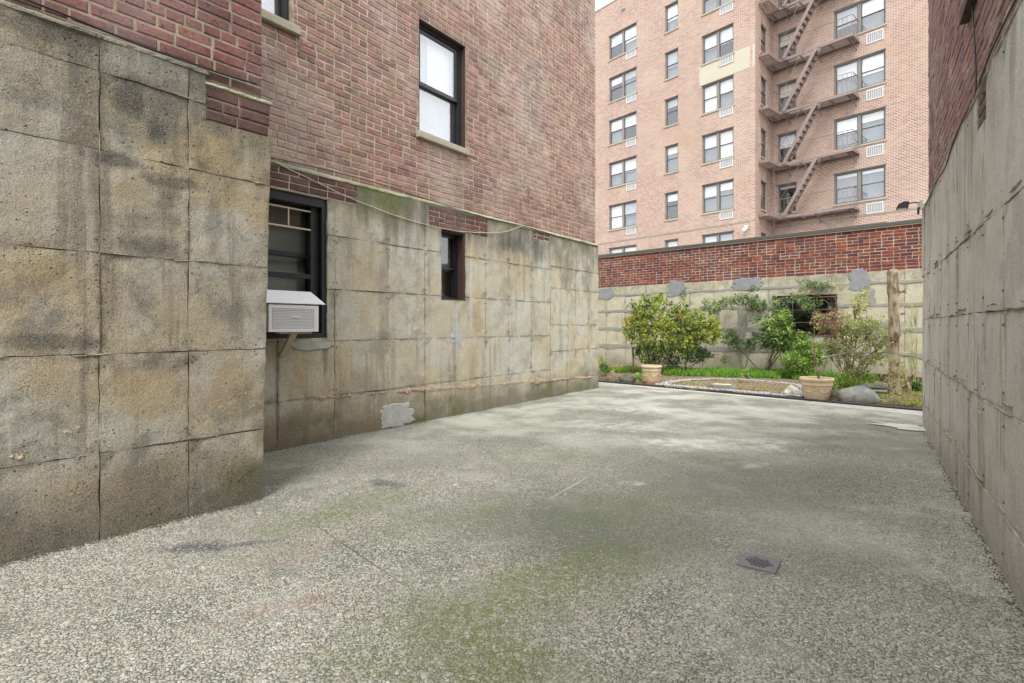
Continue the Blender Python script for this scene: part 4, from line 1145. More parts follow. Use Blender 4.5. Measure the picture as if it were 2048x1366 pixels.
link('brick_wall', sheet('brick_wall', -9.0, 10.93, -0.1, ROOF, 0.0, holesF, 4.0, depth=0.25), M['brick_far'], F_)
link('brick_wall', sheet('brick_wall', 10.60, 26.0, -0.1, ROOF, F2Y, holes2, 4.0, depth=0.25), M['brick_far'], F_)
# return wall between the two faces, with narrow windows
rv = Vector((10.601 - 10.974, 2.956)); rl = rv.length; ra = math.atan2(rv.y, rv.x)
RH = [(0.95, 1.95, h - WH, h) for h in [17.36 - 2.80 * k for k in range(-1, 6)]]
rw = link('brick_wall', sheet('brick_wall', 0.0, rl, -0.1, ROOF, 0.0, RH, 4.0, depth=0.25), M['brick_far'], F_, (10.976, 0.006, 0), None, (0, 0, ra))
b = MB()
b.box(-9.0, 10.1, 0.5, 12.0, -0.1, ROOF - 0.3); b.box(10.101, 26.0, F2Y + 0.5, 12.0, -0.1, ROOF - 0.3)
b.build('wall_core', M['room'], F_)
b = MB(); b.box(-9.03, 11.01, -0.035, 0.29, ROOF, ROOF + 0.08); b.box(10.64, 26.0, F2Y - 0.035, F2Y + 0.29, ROOF, ROOF + 0.08); b.build('roof_coping', M['sill'], F_)
b = MB(); b.box(-9.0, 10.98, -0.022, 0.0, 6.60, 6.655); b.box(10.62, 26.0, F2Y - 0.022, F2Y, 6.60, 6.655); b.build('brick_course', M['smear'], F_)
rf_ = random.Random(4)
def far_window(x0, x1, z0, z1, y, n, up=None, low=None, parent=F_, off=None):
    b = MB(); fw = 0.06; yy = y + 0.09
    b.box(x0 + .001, x0 + fw, yy, yy + .08, z0, z1); b.box(x1 - fw, x1 - .001, yy, yy + .08, z0, z1)
    b.box(x0 + fw, x1 - fw, yy, yy + .08, z1 - fw, z1 - .001); b.box(x0 + fw, x1 - fw, yy, yy + .08, z0 + .001, z0 + fw)
    if n == 2:
        m_ = (x0 + x1) / 2; b.box(m_ - .07, m_ + .07, yy - .02, yy + .08, z0 + fw, z1 - fw)
    wd = b.build('window', M['frame_far'], parent)
    xs = [(x0 + fw, x1 - fw)] if n == 1 else [(x0 + fw, (x0 + x1) / 2 - .07), ((x0 + x1) / 2 + .07, x1 - fw)]
    zm = (z0 + z1) / 2
    for (a, c) in xs:
        s_ = MB(); t_ = 0.035
        for (q0, q1, dy) in ((zm, z1 - fw, 0.02), (z0 + fw, zm + .03, 0.045)):
            s_.box(a, a + t_, yy + dy, yy + dy + .025, q0, q1); s_.box(c - t_, c, yy + dy, yy + dy + .025, q0, q1)
            s_.box(a + t_, c - t_, yy + dy, yy + dy + .025, q1 - t_, q1); s_.box(a + t_, c - t_, yy + dy, yy + dy + .025, q0, q0 + t_)
        s_.build('sash', M['black_frame'] if False else M['sash_far'], wd)
        g = MB(); g.box(a + t_, c - t_, yy + .03, yy + .033, zm + t_, z1 - fw - t_); g.box(a + t_, c - t_, yy + .056, yy + .059, z0 + fw + t_, zm - 0.005)
        g.build('pane', M['glass_far'], wd)
        frac = rf_.choice([0.5, 0.5, 0.42, 0.58, 0.52, 0.30, 1.0, 0.46, 0.72]) if up is None else up
        if frac > 0:
            q = MB(); q.box(a - .01, c + .01, yy + .10, yy + .105, z1 - (z1 - z0) * frac, z1)
            q.build('blind', rf_.choice([M['shade'], M['shade'], M['blind'], M['blind_grey'], M['blind_cream']]) if low is None else low, wd)
        if frac < 0.95 and rf_.random() < 0.7:
            q = MB(); q.box(a - .01, c + .01, yy + .17, yy + .175, z0, z1 - (z1 - z0) * frac); q.build('curtain', M['curtain_grey'], wd)
    q = MB(); q.add([(x0, yy + .1, z0), (x1, yy + .1, z0), (x1, yy + .1, z1), (x0, yy + .1, z1), (x0, y + .49, z0), (x1, y + .49, z0), (x1, y + .49, z1), (x0, y + .49, z1)], [(4, 5, 6, 7), (0, 1, 5, 4), (3, 7, 6, 2), (0, 4, 7, 3), (1, 2, 6, 5)])
    q.build('inner_room', M['room'], wd)
    q = MB(); q.box(x0 - 0.06, x1 + 0.06, y - 0.05, y + 0.085, z0 - 0.075, z0 - .002); q.build('sill', M['sill'], wd)
    q = MB(); q.box(x0 - 0.04, x1 + 0.04, y - 0.012, y + 0.088, z1 + .001, z1 + 0.03); q.build('lintel_angle', M['sash_far'], wd)
    return wd
M['sash_far'] = plain('dark grey sash', (0.070, 0.075, 0.078), 0.5)
M['glass_far'] = glassmat('far window glass', (0.95, 0.96, 0.97), 0.05)
M['shade'] = plain('white roller shade', (0.88, 0.88, 0.88), 0.7, var=0.02)
M['blind_grey'] = plain('grey blind', (0.42, 0.43, 0.43), 0.7)
M['curtain_grey'] = plain('grey curtain', (0.20, 0.22, 0.23), 0.8, var=0.3, nscale=2)
for ci, (a, c, n) in enumerate(cols_F):
    for k, h in enumerate(HEADS):
        far_window(a, c, h - WH, h, 0.0, n)
for (a, c, n) in cols_2:
    for k, h in enumerate(HEADS2):
        w_ = far_window(a + F2X, c + F2X, h - WH, h, F2Y, n, up=None if k < 4 else 0.15)
# windows of the return wall
for h in [17.36 - 2.80 * k for k in range(-1, 6)]:
    b = MB(); x0, x1, z0, z1 = 0.95, 1.95, h - WH, h
    b.box(x0, x0 + .06, .08, .14, z0, z1); b.box(x1 - .06, x1, .08, .14, z0, z1); b.box(x0 + .06, x1 - .06, .08, .14, z1 - .06, z1); b.box(x0 + .06, x1 - .06, .08, .14, z0, z0 + .06); b.box(x0 + .06, x1 - .06, .08, .14, z0 + .76, z0 + .82)
    wd = link('window', b.mesh('window'), M['sash_far'], F_, (10.974, 0, 0), None, (0, 0, ra))
    q = MB(); q.box(x0 + .06, x1 - .06, .11, .113, z0 + .06, z1 - .06); q.build('pane', M['glass_far'], wd)
    q = MB(); q.box(x0 + .0, x1 - .0, .22, .225, z0 + (.0 if rf_.random() < .5 else .7), z1); q.build('blind', M['blind'], wd)
    q = MB(); q.box(x0 - .05, x1 + .05, -.05, .075, z0 - .07, z0 - .002); q.build('sill', M['sill'], wd)
# air conditioner sleeves with white louvres
def sleeve(x0, x1, z0, z1, y):
    b = MB(); t_ = 0.045
    b.box(x0, x1, y - .03, y, z0, z0 + t_); b.box(x0, x1, y - .03, y, z1 - t_, z1); b.box(x0, x0 + t_, y - .03, y, z0 + t_, z1 - t_); b.box(x1 - t_, x1, y - .03, y, z0 + t_, z1 - t_)
    gr = b.build('vent_grille', M['white_dull'], F_)
    q = MB(); q.box(x0 + t_, x1 - t_, y - .008, y - .001, z0 + t_, z1 - t_); q.build('coil', M['grille_dark'], gr)
    q = MB(); n = 7
    for k in range(1, n):
        xc = x0 + t_ + (x1 - x0 - 2 * t_) * k / n; q.box(xc - .012, xc + .012, y - .025, y - .009, z0 + t_, z1 - t_)
    q.build('slat', M['white_dull'], gr)['kind'] = 'stuff'
for (a, c, z0, z1) in acF: sleeve(a, c, z0, z1, 0.0)
for (a, c, z0, z1) in ac2: sleeve(a, c, z0, z1, F2Y)
b = MB()
for k in range(4): b.box(2.38, 2.68, -.02, 0, 21.30 + k * .05, 21.335 + k * .05)
b.build('vent_grille', M['frame_far'], F_)
b = MB()
b.box(7.85, 10.974, -0.010, 0, 14.66, 14.81 - .0); b.box(7.85, 8.98, -0.010, 0, 14.812, 15.72); b.box(9.88, 10.974, -0.010, 0, 14.812, 15.80); b.box(8.982, 9.878, -0.010, 0, 14.812, 15.22)
b.build('cream_patch', M['cream'], F_)
b = MB(); b.box(10.46, 10.60, -0.10, 0, 6.30, 6.42); b.bar((10.53, -.05, 6.30), (10.53, -0.32, 6.12), 0.14, 0.10); b.build('corner_floodlight', M['white'], F_)
# window unit standing in the lowest right window
b = MB(); b.box(F2X + 1.17, F2X + 2.15, F2Y + .055, F2Y + .085, 6.16 + 0.0 - 1.2 + 0, 6.16 - 1.1); b.build('sill_board', M['white'], F_)

# ------------------------------------------------------------ fire escape on the recessed face
fo = to_world(FR_F, F2X, F2Y, 0)
FE = empty('fire_escape', 'brown iron fire escape with zigzag stairs and railed balconies on the salmon brick building', 'fire escape', (fo.x, fo.y, 0), FR_F[1])
LEV = [15.39 + 2.80 * k for k in (2, 1, 0, -1, -2, -3)]
def add_level(z):
    DP = 1.04
    b = MB()      # outline of the floor: channels
    b.box(-3.02, 1.17, -DP, -DP + .05, z - .10, z + .03); b.box(-3.02, 1.17, -.06, -.01, z - .10, z + .0); b.box(1.12, 1.17, -DP + .05, -.06, z - .10, z + .03)
    b.box(-3.02, -2.97, -2.40, -.06, z - .09, z + .02); b.box(-2.32, -2.27, -2.40, -DP, z - .10, z + .03); b.box(-2.97, -2.32, -2.40, -2.35, z - .10, z + .03)
    pf_ = b.build('platform', M['iron'], FE)
    b = MB()
    for x_ in (1.02, 0.88, 0.10, -0.55, -1.30, -2.1, -2.75): b.box(x_ - .025, x_ + .025, -DP + .05, -.06, z - .12, z - .03)
    b.build('cross_bar', M['iron'], pf_)['kind'] = 'stuff'
    b = MB(); n = 9
    for k in range(n):
        y_ = -.10 - (DP - .2) * k / (n - 1)
        if k < 4: b.box(-2.97, 1.12, y_ - .028, y_ + .028, z - .03, z)
        else:
            b.box(-2.97, -2.0, y_ - .028, y_ + .028, z - .03, z); b.box(-0.95 if False else -0.40, 1.12, y_ - .028, y_ + .028, z - .03, z)
    b.build('floor_slat', M['iron'], pf_)['kind'] = 'stuff'
    b = MB()
    for k in range(8):
        x_ = -2.94 + .59 * k / 7; b.box(x_ - .018, x_ + .018, -2.35, -DP, z - .03, z)
    b.build('floor_slat', M['iron'], pf_)['kind'] = 'stuff'
    # braces to the wall
    b = MB()
    for x_ in (1.02, -0.55, -2.1): b.bar((x_, -DP + .12, z - .10), (x_, -.01, z - .42), .03, .03)
    b.build('brace', M['iron'], pf_)['kind'] = 'stuff'
    # railing
    b = MB(); zt = z + .95
    b.tube([(1.15, -.01, zt - .02), (1.15, -DP + .05, zt), (1.11, -DP + .02, zt), (-2.25, -DP + .02, zt), (-2.30, -DP - .02, zt), (-2.30, -2.38, zt), (-2.95, -2.38, zt)], .016, 5)
    b.tube([(1.15, -.01, z + .5), (1.15, -DP + .03, z + .5)], .010, 4)
    rl_ = b.build('railing', M['iron'], FE)
    def bal(x, y):
        q = MB(); q.tube([(x, y, z + .03), (x, y, zt)], .010, 4, False); q.build('baluster', M['iron'], rl_)
    for k in range(6): bal(1.11 - .20 * k, -DP + .02)
    for k in range(4): bal(1.15, -DP + .2 + .22 * k)
    for k in range(5): bal(-2.25 + .2 * k, -DP + .02)
    bal(-2.30, -1.7); bal(-2.30, -2.36)
for z in LEV: add_level(z)
for k in range(5):
    zt, zb = LEV[k], LEV[k + 1]
    b = MB()
    p0, p1 = Vector((-2.06, 0, zb)), Vector((-0.42, 0, zt))
    for y_ in (-1.09, -.60): b.bar((p0.x, y_, p0.z), (p1.x, y_, p1.z), .022, .17)
    stt = b.build('stair', M['iron'], FE)
    nT = 11
    for i in range(1, nT):
        t_ = i / nT; c = p0.lerp(p1, t_)
        q = MB(); q.box(c.x - .075, c.x + .075, -1.075, -.615, c.z - .012, c.z + .006); q.build('tread', M['iron'], stt)
    b = MB()
    for y_ in (-1.10,):
        b.tube([(p0.x + .02, y_, p0.z + .1), (p0.x - .25, y_, p0.z + .72), (p1.x - .28, y_, p1.z + .72), (p1.x - .02, y_, p1.z + .9)], .012, 4)
        for t_ in (.25, .5, .75):
            c = p0.lerp(p1, t_); b.tube([(c.x, y_, c.z), (c.x - .27, y_, c.z + .72)], .008, 4)
    b.build('handrail', M['iron'], FE)
# drop ladder at the inner corner, from the second platform down
b = MB()
for x_ in (-2.92, -2.58): b.tube([(x_, -1.02, LEV[4] + 1.0), (x_, -1.02, LEV[5] - .62)], .022, 5)
for k in range(14): b.tube([(-2.92, -1.02, LEV[5] - .5 + .3 * k), (-2.58, -1.02, LEV[5] - .5 + .3 * k)], .010, 4)
b.build('drop_ladder', M['iron'], FE)

# ------------------------------------------------------------ floodlight at the end of the right wall
FL = empty('floodlight', 'dark bronze floodlight on a bracket at the far end of the right concrete wall', 'outdoor light', to_world(FR_B, -0.70, 0.0, 2.52), FR_B[1])
b = MB(); b.box(-0.10, 0.0, -0.035, 0.0, -0.06, 0.06); b.box(-0.075, -0.025, -.06, -.036, -.03, .03); b.build('junction_box', M['lens'], FL)
b = MB(); b.tube([(-0.04, -.03, 0.03), (-0.04, -.10, .045), (-0.05, -.17, .035)], .010, 6); b.tube([(-.04, -.02, .02), (-.04, -.05, -.05), (-.05, -.05, -.13)], .013, 6); b.build('bracket', M['lampblack'], FL)
b = MB()
hd = [(-.12, -.14), (.03, -.14), (.03, -.31), (-.12, -.31)]
b.add([(-.09, -.15, .055), (0.0, -.15, .055), (0.0, -.20, .07), (-.09, -.20, .07),
       (-.125, -.165, -.03), (.035, -.165, -.03), (.045, -.30, -.025), (-.135, -.30, -.025), (-.11, -.275, .035), (.02, -.275, .035)],
      [(0, 1, 2, 3), (3, 2, 9, 8), (8, 9, 6, 7), (0, 4, 5, 1), (0, 3, 8, 4), (4, 8, 7), (1, 5, 9, 2), (5, 6, 9), (4, 7, 6, 5)])
b.build('lamp_head', M['lampblack'], FL)
b = MB(); b.box(-.11, .02, -.285, -.18, -.033, -.0285); b.build('lamp_lens', M['lens'], FL)
FL.scale = (0.82, 0.82, 0.82)

# ------------------------------------------------------------ cables
def cable(name, label, fr, pts, r, mat, wob=0.004, sub=6):
    P = [to_world(fr, *p) for p in pts]
    Q = []
    for i in range(len(P) - 1):
        p0 = P[max(i - 1, 0)]; p1 = P[i]; p2 = P[i + 1]; p3 = P[min(i + 2, len(P) - 1)]
        for k in range(sub):
            t = k / sub
            q = 0.5 * ((2 * p1) + (p2 - p0) * t + (2 * p0 - 5 * p1 + 4 * p2 - p3) * t * t + (3 * p1 - p0 - 3 * p2 + p3) * t ** 3)
            Q.append(q + Vector((0, 0, wob * mnoise.noise(q * 5))))
    Q.append(P[-1])
    mb = MB(); mb.tube(Q, r, 6)
    return finish(mb.build(name, mat, None, True), label, 'cable')
cable('cable', 'thin white cable sagging across the left concrete wall below the brick, over the small window', FR_A,
      [(0.05, -.012, 2.65), (0.5, -.012, 2.55), (0.926, -.015, 2.462), (1.5, -.014, 2.385), (2.04, -.014, 2.352), (2.6, -.02, 2.36), (3.39, -.015, 2.462), (3.93, -.014, 2.64)], .0042, M['cable_white'])
cable('cable', 'black cable lying along the mossy ledge between long wall brick and concrete', FR_A,
      [(0.05, -.006, 2.675), (1.0, 0.0, 2.70), (1.9, -.012, 2.665), (2.96, -.012, 2.62), (4.0, -.012, 2.635), (5.2, -.012, 2.60), (6.25, -.012, 2.59)], .0045, M['cable_black'])
cable('cable', 'pair of black cables strapped along the lowest brick course of the near left block', FR_C,
      [(-2.1, .035, 2.78), (-1.145, .035, 2.757), (-0.75, .035, 2.735), (-0.29, .035, 2.728), (-0.02, .035, 2.745)], .006, M['cable_black'])
cable('cable', 'cable hanging down the right hand brick and then following the top of its concrete', FR_B,
      [(2.40, .035, 4.2), (2.42, .035, 3.23), (2.50, .035, 2.95), (2.585, .030, 2.56), (2.42, .0, 2.49), (1.95, -.01, 2.455), (1.5, -.012, 2.39), (0.8, -.012, 2.43), (0.2, -.012, 2.40), (-.5, -.012, 2.47)], .005, M['cable_black'])
cable('cable', 'second cable running up along the brick and concrete edge of the right wall', FR_B,
      [(2.585, .03, 2.535), (3.1, -.002, 2.51), (3.5, -.004, 2.515), (4.2, -.004, 2.49), (5.0, -.004, 2.5)], .0055, M['cable_black'])

# ------------------------------------------------------------ floor drain
fd = empty('floor_drain', 'square grey iron floor drain with round holes set in the yard paving', 'drain', (1.187, 2.519, 0.0), R(-36))
def drain():
    # plate 16 x 16 cm with a perforated round dish
    s, c0 = 0.082, 0.062
    b = MB()
    n = 48
    ring0 = []
    for k in range(n):
        a = 2 * math.pi * k / n; ca, sa = math.cos(a), math.sin(a)
        q = s / max(abs(ca), abs(sa)); ring0.append((q * ca, q * sa))
    b.add([(x, y, .0005 - .004) for x, y in ring0] + [(x, y, .0075) for x, y in ring0] + [(c0 * math.cos(2 * math.pi * k / n), c0 * math.sin(2 * math.pi * k / n), .0075) for k in range(n)]
          + [(c0 * .97 * math.cos(2 * math.pi * k / n), c0 * .97 * math.sin(2 * math.pi * k / n), .0045) for k in range(n)],
          [(k, (k + 1) % n, n + (k + 1) % n, n + k) for k in range(n)] + [(n + k, n + (k + 1) % n, 2 * n + (k + 1) % n, 2 * n + k) for k in range(n)] + [(2 * n + k, 2 * n + (k + 1) % n, 3 * n + (k + 1) % n, 3 * n + k) for k in range(n)])
    b.build('cover_plate', M['grate_iron'], fd)
    # dish: hexagonal cells each with a hole
    d = MB(); p = 0.0158; hr = 0.0066
    R0 = c0 * .97
    for j in range(-5, 6):
        for i in range(-6, 7):
            cx = (i + (0.5 if j % 2 else 0)) * p; cy = j * p * .866
            rad = math.hypot(cx, cy)
            hexp = [(cx + p / 2 / math.cos(math.pi / 6) * math.cos(math.pi / 6 + k * math.pi / 3), cy + p / 2 / math.cos(math.pi / 6) * math.sin(math.pi / 6 + k * math.pi / 3)) for k in range(6)]
            if max(math.hypot(*q) for q in hexp) > R0 + .006: continue
            def lim(q):
                r_ = math.hypot(*q); return q if r_ <= R0 else (q[0] * R0 / r_, q[1] * R0 / r_)
            hexp = [lim(q) for q in hexp]
            if rad + hr > R0 - .004:
                d.add([(q[0], q[1], .0044) for q in hexp], [tuple(range(6))]); continue
            inn = [(cx + hr * math.cos(math.pi / 6 + k * math.pi / 3), cy + hr * math.sin(math.pi / 6 + k * math.pi / 3)) for k in range(6)]
            d.add([(q[0], q[1], .0044) for q in hexp] + [(q[0], q[1], .0044) for q in inn] + [(q[0], q[1], .0034) for q in inn],
                  [(k, (k + 1) % 6, 6 + (k + 1) % 6, 6 + k) for k in range(6)] + [(6 + k, 6 + (k + 1) % 6, 12 + (k + 1) % 6, 12 + k) for k in range(6)])
    n_ = 32
    d.build('perforated_dish', M['grate_iron'], fd)
    q = MB(); q.add([(c0 * math.cos(2 * math.pi * k / n_), c0 * math.sin(2 * math.pi * k / n_), 0.0020) for k in range(n_)], [tuple(range(n_))]); q.build('drain_pit_shade', M['pit_shade'], fd)  # flat black disc above the paving; the dark depth is painted
drain()

# ------------------------------------------------------------ garden: helpers
def leaf_mesh(name, P, D, L, Wd, fold=0.25, seed=0, droop=0.0):
    rnd = np.random.default_rng(seed)
    N = len(P)
    D = D / (np.linalg.norm(D, axis=1, keepdims=True) + 1e-9)
    rv_ = rnd.normal(size=(N, 3)); rv_[:, 2] *= 0.5
    S_ = np.cross(D, rv_); S_ /= (np.linalg.norm(S_, axis=1, keepdims=True) + 1e-9)
    Nn = np.cross(S_, D)
    L = np.asarray(L)[:, None]; Wd = np.asarray(Wd)[:, None]
    a = P; m = P + D * L * 0.45; t = P + D * L; t[:, 2] -= droop * L[:, 0]
    l = m + S_ * Wd * .5 + Nn * Wd * fold; r = m - S_ * Wd * .5 + Nn * Wd * fold
    V = np.stack([a, l, t, r], 1).reshape(-1, 3)
    b0 = np.arange(N) * 4
    T = np.stack([np.stack([b0, b0 + 1, b0 + 2], -1), np.stack([b0, b0 + 2, b0 + 3], -1)], 1).reshape(-1, 3)
    me = bpy.data.meshes.new(name)
    me.vertices.add(len(V)); me.vertices.foreach_set('co', V.astype(np.float32).ravel())
    me.loops.add(T.size); me.loops.foreach_set('vertex_index', T.ravel().astype(np.int32))
    me.polygons.add(len(T)); me.polygons.foreach_set('loop_start', np.arange(len(T)) * 3)
    me.update(calc_edges=True); me.validate()
    return me

def px_at(u, v, Y):
    return Vector(((u - 1024) / FPX * Y, Y, CAMH + (652 - v) / FPX * Y))

def blob_from(u, v, rw, rh, Y, depth=None):
    """ellipsoid of foliage at distance Y, centre and half sizes measured in the photograph"""
    c = px_at(u, v, Y)
    rx, rz = rw / FPX * Y, rh / FPX * Y
    return (c, rx, depth if depth else rx * 0.8, rz)

def shrub(name, label, base, blobs, mats, nclus=120, per=9, L=0.055, Wd=0.026, nstem=12, stem_r=0.012, seed=0, spread=0.06, stemmat=None, cat='shrub', droop=0.1, up=0.4, out=0.6, hollow=0.35, tips=None, branchy=3, fold=0.22):
    rnd = random.Random(seed); nr = np.random.default_rng(seed)
    th = empty(name, label, cat, tuple(base))
    base = Vector(base)
    vols = [bx[1] * bx[3] for bx in blobs]
    tot = sum(vols)
    clus = []
    for (c, rx, ry, rz), v_ in zip(blobs, vols):
        for i in range(max(3, int(nclus * v_ / tot))):
            d = Vector((rnd.gauss(0, 1), rnd.gauss(0, 1), rnd.gauss(0, 1))).normalized()
            rr = hollow + (1 - hollow) * rnd.random() ** 0.6
            rr *= 0.82 + 0.36 * mnoise.noise(Vector((d.x * 2 + seed, d.y * 2, d.z * 2 + c.x)))+0.1
            clus.append((Vector((c.x + d.x * rx * rr, c.y + d.y * ry * rr, max(0.05, c.z + d.z * rz * rr))), d))
    sm = MB()
    ends = rnd.sample(clus, min(len(clus), nstem * branchy))
    mains = []
    for i in range(nstem):
        e = ends[i % len(ends)][0]
        st_ = base + Vector((rnd.uniform(-1, 1) * spread, rnd.uniform(-1, 1) * spread, -0.02))
        mid = st_.lerp(e, 0.5) + Vector(((e.x - st_.x) * -0.12 + rnd.uniform(-.04, .04), rnd.uniform(-.04, .04), 0.10 * (e - st_).length))
        pts = []
        for k in range(8):
            t = k / 7
            p = (1 - t) ** 2 * st_ + 2 * t * (1 - t) * mid + t * t * e
            pts.append(p + Vector((rnd.uniform(-1, 1), rnd.uniform(-1, 1), 0)) * 0.008)
        sm.tube([p - base for p in pts], [stem_r * (1 - 0.75 * k / 7) * (0.7 + 0.3 * rnd.random()) for k in range(8)], 5, False)
        mains.append(pts)
    for (e, d) in ends[nstem:] + rnd.sample(clus, min(len(clus), nstem * 4)):
        pts = min(mains, key=lambda q: min((q[k] - e).length for k in (3, 4, 5, 6)))
        k0 = min((3, 4, 5), key=lambda k: (pts[k] - e).length)
        s_ = pts[k0]; mid = s_.lerp(e, .5) + Vector((0, 0, .03))
        sm.tube([s_ - base, mid - base, e - base], [stem_r * .38, stem_r * .28, stem_r * .15], 4, False)
    if nstem: sm.build('stem', stemmat or M['bark'], th)
    groups = [[] for _ in mats]
    for (p, d) in clus:
        zf = (p.z - min(b[0].z - b[3] for b in blobs)) / max(.01, (max(b[0].z + b[3] for b in blobs) - min(b[0].z - b[3] for b in blobs)))
        gi = 0
        if len(mats) > 1:
            w_ = tips(zf, p, rnd) if tips else rnd.random()
            gi = min(len(mats) - 1, int(w_ * len(mats)))
        groups[gi].append((p, d))
    for gi, gl in enumerate(groups):
        if not gl: continue
        P = []; D = []; LL = []; WW = []
        for (p, d) in gl:
            k = rnd.randint(int(per * .7), int(per * 1.3))
            rdir = nr.normal(size=(k, 3)); rdir /= np.linalg.norm(rdir, axis=1, keepdims=True)
            dd = rdir * 0.8 + np.array([d.x * out, d.y * out, d.z * out + up])
            q = np.array([p.x, p.y, p.z]) - np.array(base) + nr.normal(size=(k, 3)) * L * 0.45
            P.append(q); D.append(dd); s_ = nr.uniform(.65, 1.25, k); LL.append(L * s_); WW.append(Wd * s_)
        me = leaf_mesh('foliage', np.concatenate(P), np.concatenate(D), np.concatenate(LL), np.concatenate(WW), fold, seed + gi, droop)
        o = link('foliage', me, mats[gi], th)
    return th

M['leaf_lime'] = leafmat('lime leaves', [(0.208, 0.286, 0.046), (0.338, 0.416, 0.065), (0.494, 0.52, 0.091), (0.156, 0.234, 0.039), (0.585, 0.546, 0.13)])
M['leaf_mid'] = leafmat('mid green leaves', [(0.072, 0.143, 0.033), (0.117, 0.208, 0.046), (0.182, 0.26, 0.065), (0.078, 0.13, 0.046)])
M['leaf_dark'] = leafmat('dark glossy leaves', [(0.033, 0.078, 0.026), (0.052, 0.111, 0.036), (0.072, 0.13, 0.058), (0.039, 0.065, 0.029)], 0.3, 0.12)
M['leaf_orange'] = leafmat('orange young leaves', [(0.624, 0.221, 0.072), (0.546, 0.286, 0.091), (0.468, 0.364, 0.091), (0.65, 0.364, 0.156), (0.39, 0.364, 0.078)])
M['leaf_rose'] = leafmat('rose leaves', [(0.098, 0.169, 0.072), (0.156, 0.247, 0.104), (0.221, 0.312, 0.156), (0.078, 0.143, 0.065)])
M['leaf_grass'] = leafmat('bright ground cover', [(0.09, 0.17, 0.03), (0.13, 0.299, 0.033), (0.221, 0.442, 0.052), (0.312, 0.546, 0.078), (0.104, 0.234, 0.033)])
M['leaf_fresh'] = leafmat('fresh green leaves', [(0.234, 0.364, 0.065), (0.338, 0.468, 0.091), (0.468, 0.572, 0.156)])
M['leaf_maple'] = leafmat('bronze and green maple leaves', [(0.17, 0.24, 0.06), (0.28, 0.36, 0.10), (0.26, 0.20, 0.09), (0.42, 0.45, 0.17), (0.12, 0.19, 0.06)])
M['leaf_bronze'] = leafmat('bronze maple leaves', [(0.286, 0.13, 0.098), (0.364, 0.182, 0.13), (0.221, 0.111, 0.104), (0.442, 0.26, 0.156)])
M['leaf_yellow'] = leafmat('pale yellow green leaves', [(0.40, 0.42, 0.12), (0.50, 0.50, 0.20), (0.32, 0.36, 0.10)])
M['dry'] = leafmat('dry leaf litter', [(0.26, 0.18, 0.10), (0.38, 0.29, 0.17), (0.18, 0.12, 0.075), (0.50, 0.41, 0.27), (0.12, 0.08, 0.05)], 0.9, 0.0)

# ------------------------------------------------------------ garden: shrubs
Y1 = 11.95
def tip_orange(zf, p, rnd):
    r_ = rnd.random()
    n_ = mnoise.noise(p * 2.4)
    if zf > 0.5 and r_ < 0.02 + 0.14 * max(0, n_): return 0.9      # orange tips
    if zf > 0.25 and r_ < 0.88: return 0.1 if r_ < .72 else .4
    return 0.1 if r_ < .3 else 0.35 if r_ < 0.75 else 0.62
shrub('flowering_shrub', 'big bushy shrub with lime leaves and orange young tips behind the small planter', (3.18, Y1, 0.05),
      [blob_from(1290, 622, 36, 30, Y1), blob_from(1274, 660, 30, 42, Y1), blob_from(1318, 668, 42, 40, Y1 - .2), blob_from(1358, 640, 42, 38, Y1), blob_from(1395, 655, 44, 36, Y1), blob_from(1300, 705, 34, 28, Y1), blob_from(1360, 690, 40, 28, Y1 - .1), blob_from(1318, 598, 14, 14, Y1), blob_from(1420, 660, 22, 26, Y1)],
      [M['leaf_lime'], M['leaf_mid'], M['leaf_dark'], M['leaf_orange']], nclus=1080, per=12, L=0.066, Wd=0.034, nstem=22, stem_r=0.013, seed=3, tips=tip_orange, spread=0.14, hollow=0.25)
shrub('evergreen_shrub', 'small dark green shrub tucked under the right side of the big lime shrub', (3.95, 12.1, 0.05),
      [blob_from(1385, 706, 26, 22, 12.1), blob_from(1405, 712, 20, 16, 12.0), blob_from(1348, 722, 20, 12, 12.0)], [M['leaf_dark'], M['leaf_mid']], nclus=190, per=11, L=0.06, Wd=0.024, nstem=6, seed=5, tips=lambda zf, p, r: 0.7 if r.random() < 0.3 + .3 * zf else 0.1)
YR = 12.3
def arch(mb, base, pts, r):
    Q = [Vector(p) for p in pts]; out = []
    for i in range(len(Q) - 1):
        p0 = Q[max(i - 1, 0)]; p1 = Q[i]; p2 = Q[i + 1]; p3 = Q[min(i + 2, len(Q) - 1)]
        for k in range(6):
            t = k / 6; out.append(0.5 * ((2 * p1) + (p2 - p0) * t + (2 * p0 - 5 * p1 + 4 * p2 - p3) * t * t + (3 * p1 - p0 - 3 * p2 + p3) * t ** 3))
    out.append(Q[-1]); n = len(out)
    mb.tube([p - base for p in out], [r * (1 - .6 * k / n) for k in range(n)], 5)
